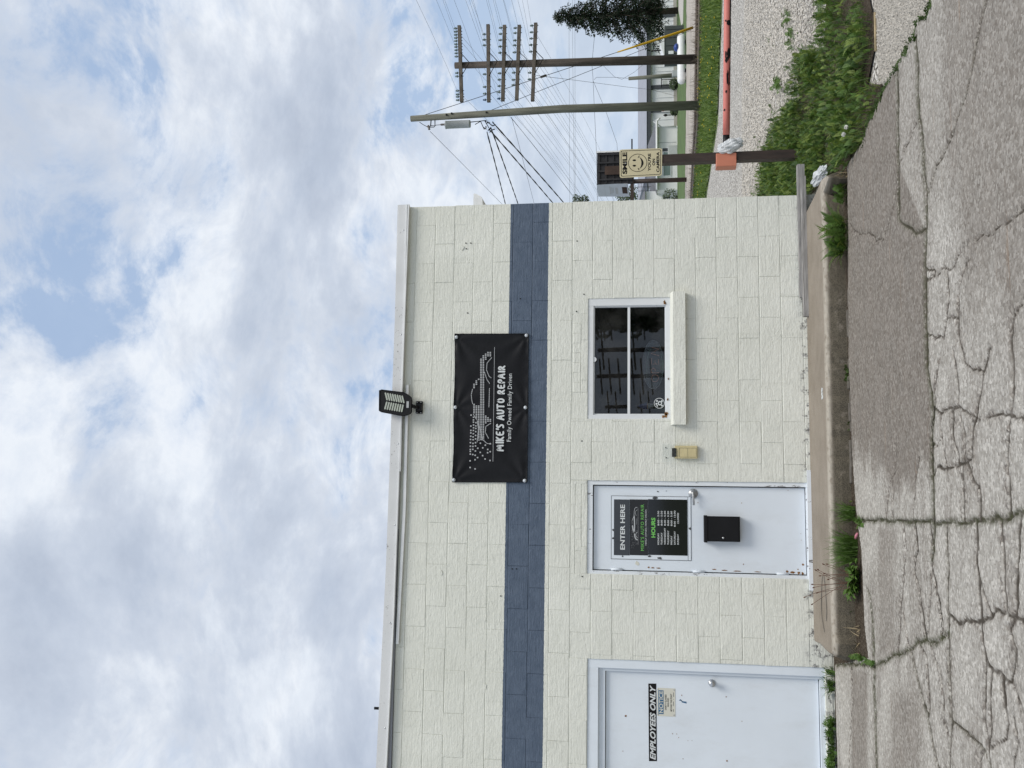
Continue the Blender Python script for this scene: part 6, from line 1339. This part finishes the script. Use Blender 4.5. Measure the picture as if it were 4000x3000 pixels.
m = MB(); m.tube([ZU(370, 470), ZU(365, 530), ZU(345, 548)], .022, 5); m.tube([ZU(412, 470), ZU(412, 530), ZU(370, 530)], .02, 5); m.tube([ZU(245, 490), ZU(290, 520), ZU(345, 548), ZU(400, 545), ZU(420, 522), ZU(470, 518), ZU(522, 515)], .012, 5); m.build('hardware', 'black_metal', UP2)
m = MB()
for s0_, s1_ in (((795, 488), (905, 478)), ((795, 490), (970, 470)), ((845, 515), (905, 480)), ((905, 480), (945, 570)), ((950, 475), (1000, 560)), ((970, 480), (1030, 530))): m.tube([ZU(*s0_), ZU(*s1_)], .016, 5)
rr = random.Random(2)
for i in range(10):
    c_ = Vector(ZU(rr.uniform(950, 1040), rr.uniform(480, 575))); m.tube([c_, c_+Vector((rr.uniform(-.15, .15), rr.uniform(-.1, .1), rr.uniform(-.15, .15)))], .022, 5)
for z_ in ((600, 410), (545, 425), (975, 400)): c_ = Vector(ZU(*z_)); m.box(c_-Vector((.03, .16, .03)), c_+Vector((.03, 0, .03)))
m.build('clamps', 'black_metal', UP2)
# service drops to the shop's rear, thick twisted cables
def drop(name, s0_, s1_, r, sag, lab_, Yend=9.0, twist=True, mat='wire'):
    p0 = Vector(ZU(*s0_)); e = (1550+s1_[0]/2.765, 300+s1_[1]/2.765); e0 = Vector(W3(e[0], e[1], 44.0)); 
    d = (e0-p0); p1 = p0+d*3.2; n_ = 70; pts_ = [p0.lerp(p1, i/n_)-Vector((0, 0, sag*4*(i/n_)*(1-i/n_))) for i in range(n_+1)]; m = MB()
    if twist:
        for k in range(2): m.tube([p+Vector((0, .6, .8))*math.sin(i*1.3+k*math.pi)*r*1.1+Vector((.9, 0, 0))*math.cos(i*1.3+k*math.pi)*r*1.1 for i, p in enumerate(pts_)], r, 5, False)
    else: m.tube(pts_, r, 4, False)
    return tag(m.build(name, mat), lab_, 'cable', 'cables from the utility pole')
drop('service_cable', (975, 600), (1157, 1375), .017, .10, 'thick twisted cable entering behind the wall just above the blue band')
drop('service_cable', (1020, 560), (1293, 1372), .017, .10, 'thick twisted cable meeting the wall edge at the top of the blue band')
drop('service_cable', (1000, 570), (1665, 1358), .017, .10, 'thick twisted cable meeting the wall edge just under the blue band')
drop('service_cable', (1035, 490), (1782, 1355), .017, .10, 'lowest thick twisted cable meeting the wall edge under the blue band')
drop('phone_wire', (1240, 440), (1465, 1362), .008, .1, 'thin straight wire meeting the wall edge within the blue band', twist=False)
drop('phone_wire', (1235, 440), (1918, 1348), .008, .2, 'thin wire dropping from the pole below the twisted cables', twist=False)
drop('primary_wire', (360, 590), (1117, 1372), .008, .1, 'thin single wire from the pole top down to the wall edge', twist=False)
def twire(name, pts_, Y, r, lab_, mat='wire', group=None, sag=0):
    m = MB(); P_ = [Vector(W3(a, b, Y if not isinstance(Y, (list, tuple)) else Y[i])) for i, (a, b) in enumerate(pts_)]
    for a, b in zip(P_[:-1], P_[1:]): wire(a, b, sag, r, m, 8)
    return tag(m.build(name, mat), lab_, 'wire', group)
anc = GP(2721, 103)
GW = thing('guy_wire', (anc[0], anc[1], 0), 'guy wire with a yellow plastic guard running down to the verge', 'guy wire'); P0 = Vector(W3(1637, 456, Y2-.1)); P1 = Vector((anc[0], anc[1], 0)); m = MB(); m.tube([P0, P1], .012, 5); m.build('strand', 'wire', GW)
gpt = [P0.lerp(P1, t_) for t_ in (.70, .78, .86, .93, .985)]; m = MB(); m.tube([p-Vector((0, 0, math.sin(i*.8)*.03)) for i, p in enumerate(gpt)], [.03, .045, .05, .055, .06], 8); m.build('guard', 'guard_yellow', GW)
c_ = P0.lerp(P1, .42); m = MB(); m.tube([c_, c_+(P1-P0).normalized()*.25], .05, 8); m.build('strain_insulator', 'porcelain', GW)
anc2 = GP(2700, 118); G2 = thing('guy_wire', (anc2[0], anc2[1], 0), 'bare guy wire with a pale strain insulator crossing the dark pole', 'guy wire'); P0 = Vector(W3(1897, 439, Y2-.1)); P1 = Vector((anc2[0], anc2[1], 0)); m = MB(); m.tube([P0, P1], .011, 5); m.build('strand', 'wire', G2); c_ = P0.lerp(P1, .56); m = MB(); m.tube([c_, c_+(P1-P0).normalized()*.35], .055, 8); m.build('strain_insulator', 'trim_white', G2)
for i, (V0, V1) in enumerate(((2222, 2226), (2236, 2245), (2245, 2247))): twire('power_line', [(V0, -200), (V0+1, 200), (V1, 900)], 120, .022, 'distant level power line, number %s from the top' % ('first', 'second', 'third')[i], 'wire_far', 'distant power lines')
twire('span_wire', [(2326, 100), (2312, 250), (2316, 300), (2330, 600), (2336, 900)], 60, .016, 'dark span wire crossing both poles low in the sky')
twire('span_wire', [(2318, 318), (2365, 430), (2410, 560), (2418, 700)], 60, .014, 'slack wire sagging left from the joint toward the billboard')
twire('span_wire', [(2095, 295), (2260, 315), (2450, 340), (2545, 350), (2640, 375)], [Y1, 45, 52, 58, YW-1], .011, 'service wire sloping down to the warehouse wall')
twire('span_wire', [(2320, 312), (2330, 302), (2400, 302), (2456, 306)], 57, .011, 'thin drop wire hanging to the short meter pole')
twire('span_wire', [(2345, 245), (2400, 300), (2430, 310), (2480, 280), (2515, 250)], 58, .010, 'looping slack wire right of the short meter pole')

# ================================================================== ACROSS THE STREET (seen mirrored in the window glass)
def mirror(V, y, dist):
    a = WP(V, y, dist); return Vector((a[0], -dist, a[1]))
for i, (y, V0, na, ds) in enumerate(((1470, 2330, 3, 70), (1590, 2362, 2, 82), (1368, 2335, 1, 64), (1275, 2345, 2, 92))):
    t_ = mirror(V0, y, ds); T_ = thing('street_pole', (t_.x, t_.y, 0), 'street pole mirrored dark in the window glass, %s' % ('with three crossarms', 'with two crossarms at the left', 'with one crossarm', 'farthest right')[i], 'pole', 'poles mirrored in the window'); MB().tube([(t_.x+.2, t_.y, -.1), t_], [.22, .16], 8).build('shaft', 'pole_dark', T_)
    for k in range(na): m = MB(); z = t_.z-.35-k*.75; m.tube([(t_.x-1.5, t_.y, z-.12), (t_.x+1.5, t_.y, z+.12)], .075, 5); m.build('crossarm', 'arm_wood', T_)
for i, (y, d_, h_, r_) in enumerate(((1195, 52, 7.0, 2.4), (1120, 46, 8.5, 3.2))):
    t_ = mirror(2450, y, d_); T_ = thing('street_tree', (t_.x, t_.y, 0), 'leafy tree across the street, dark in the right of the window, %s one' % ('left', 'right')[i], 'tree', 'trees mirrored in the window'); MB().tube([(t_.x, t_.y, -.1), (t_.x, t_.y, h_*.7)], [.25, .1], 8).build('trunk', 'bark', T_); m = MB(); rr = random.Random(i)
    for k in range(22): leafball(m, (t_.x+rr.uniform(-1, 1)*r_*.7, t_.y+rr.uniform(-1, 1)*r_*.7, h_*.62+rr.uniform(-1, 1)*r_*.8), (r_*.4, r_*.4, r_*.36), 110, .2, 40+k+i*50)
    m.build('crown', 'tree_leaf', T_, fixn=False)
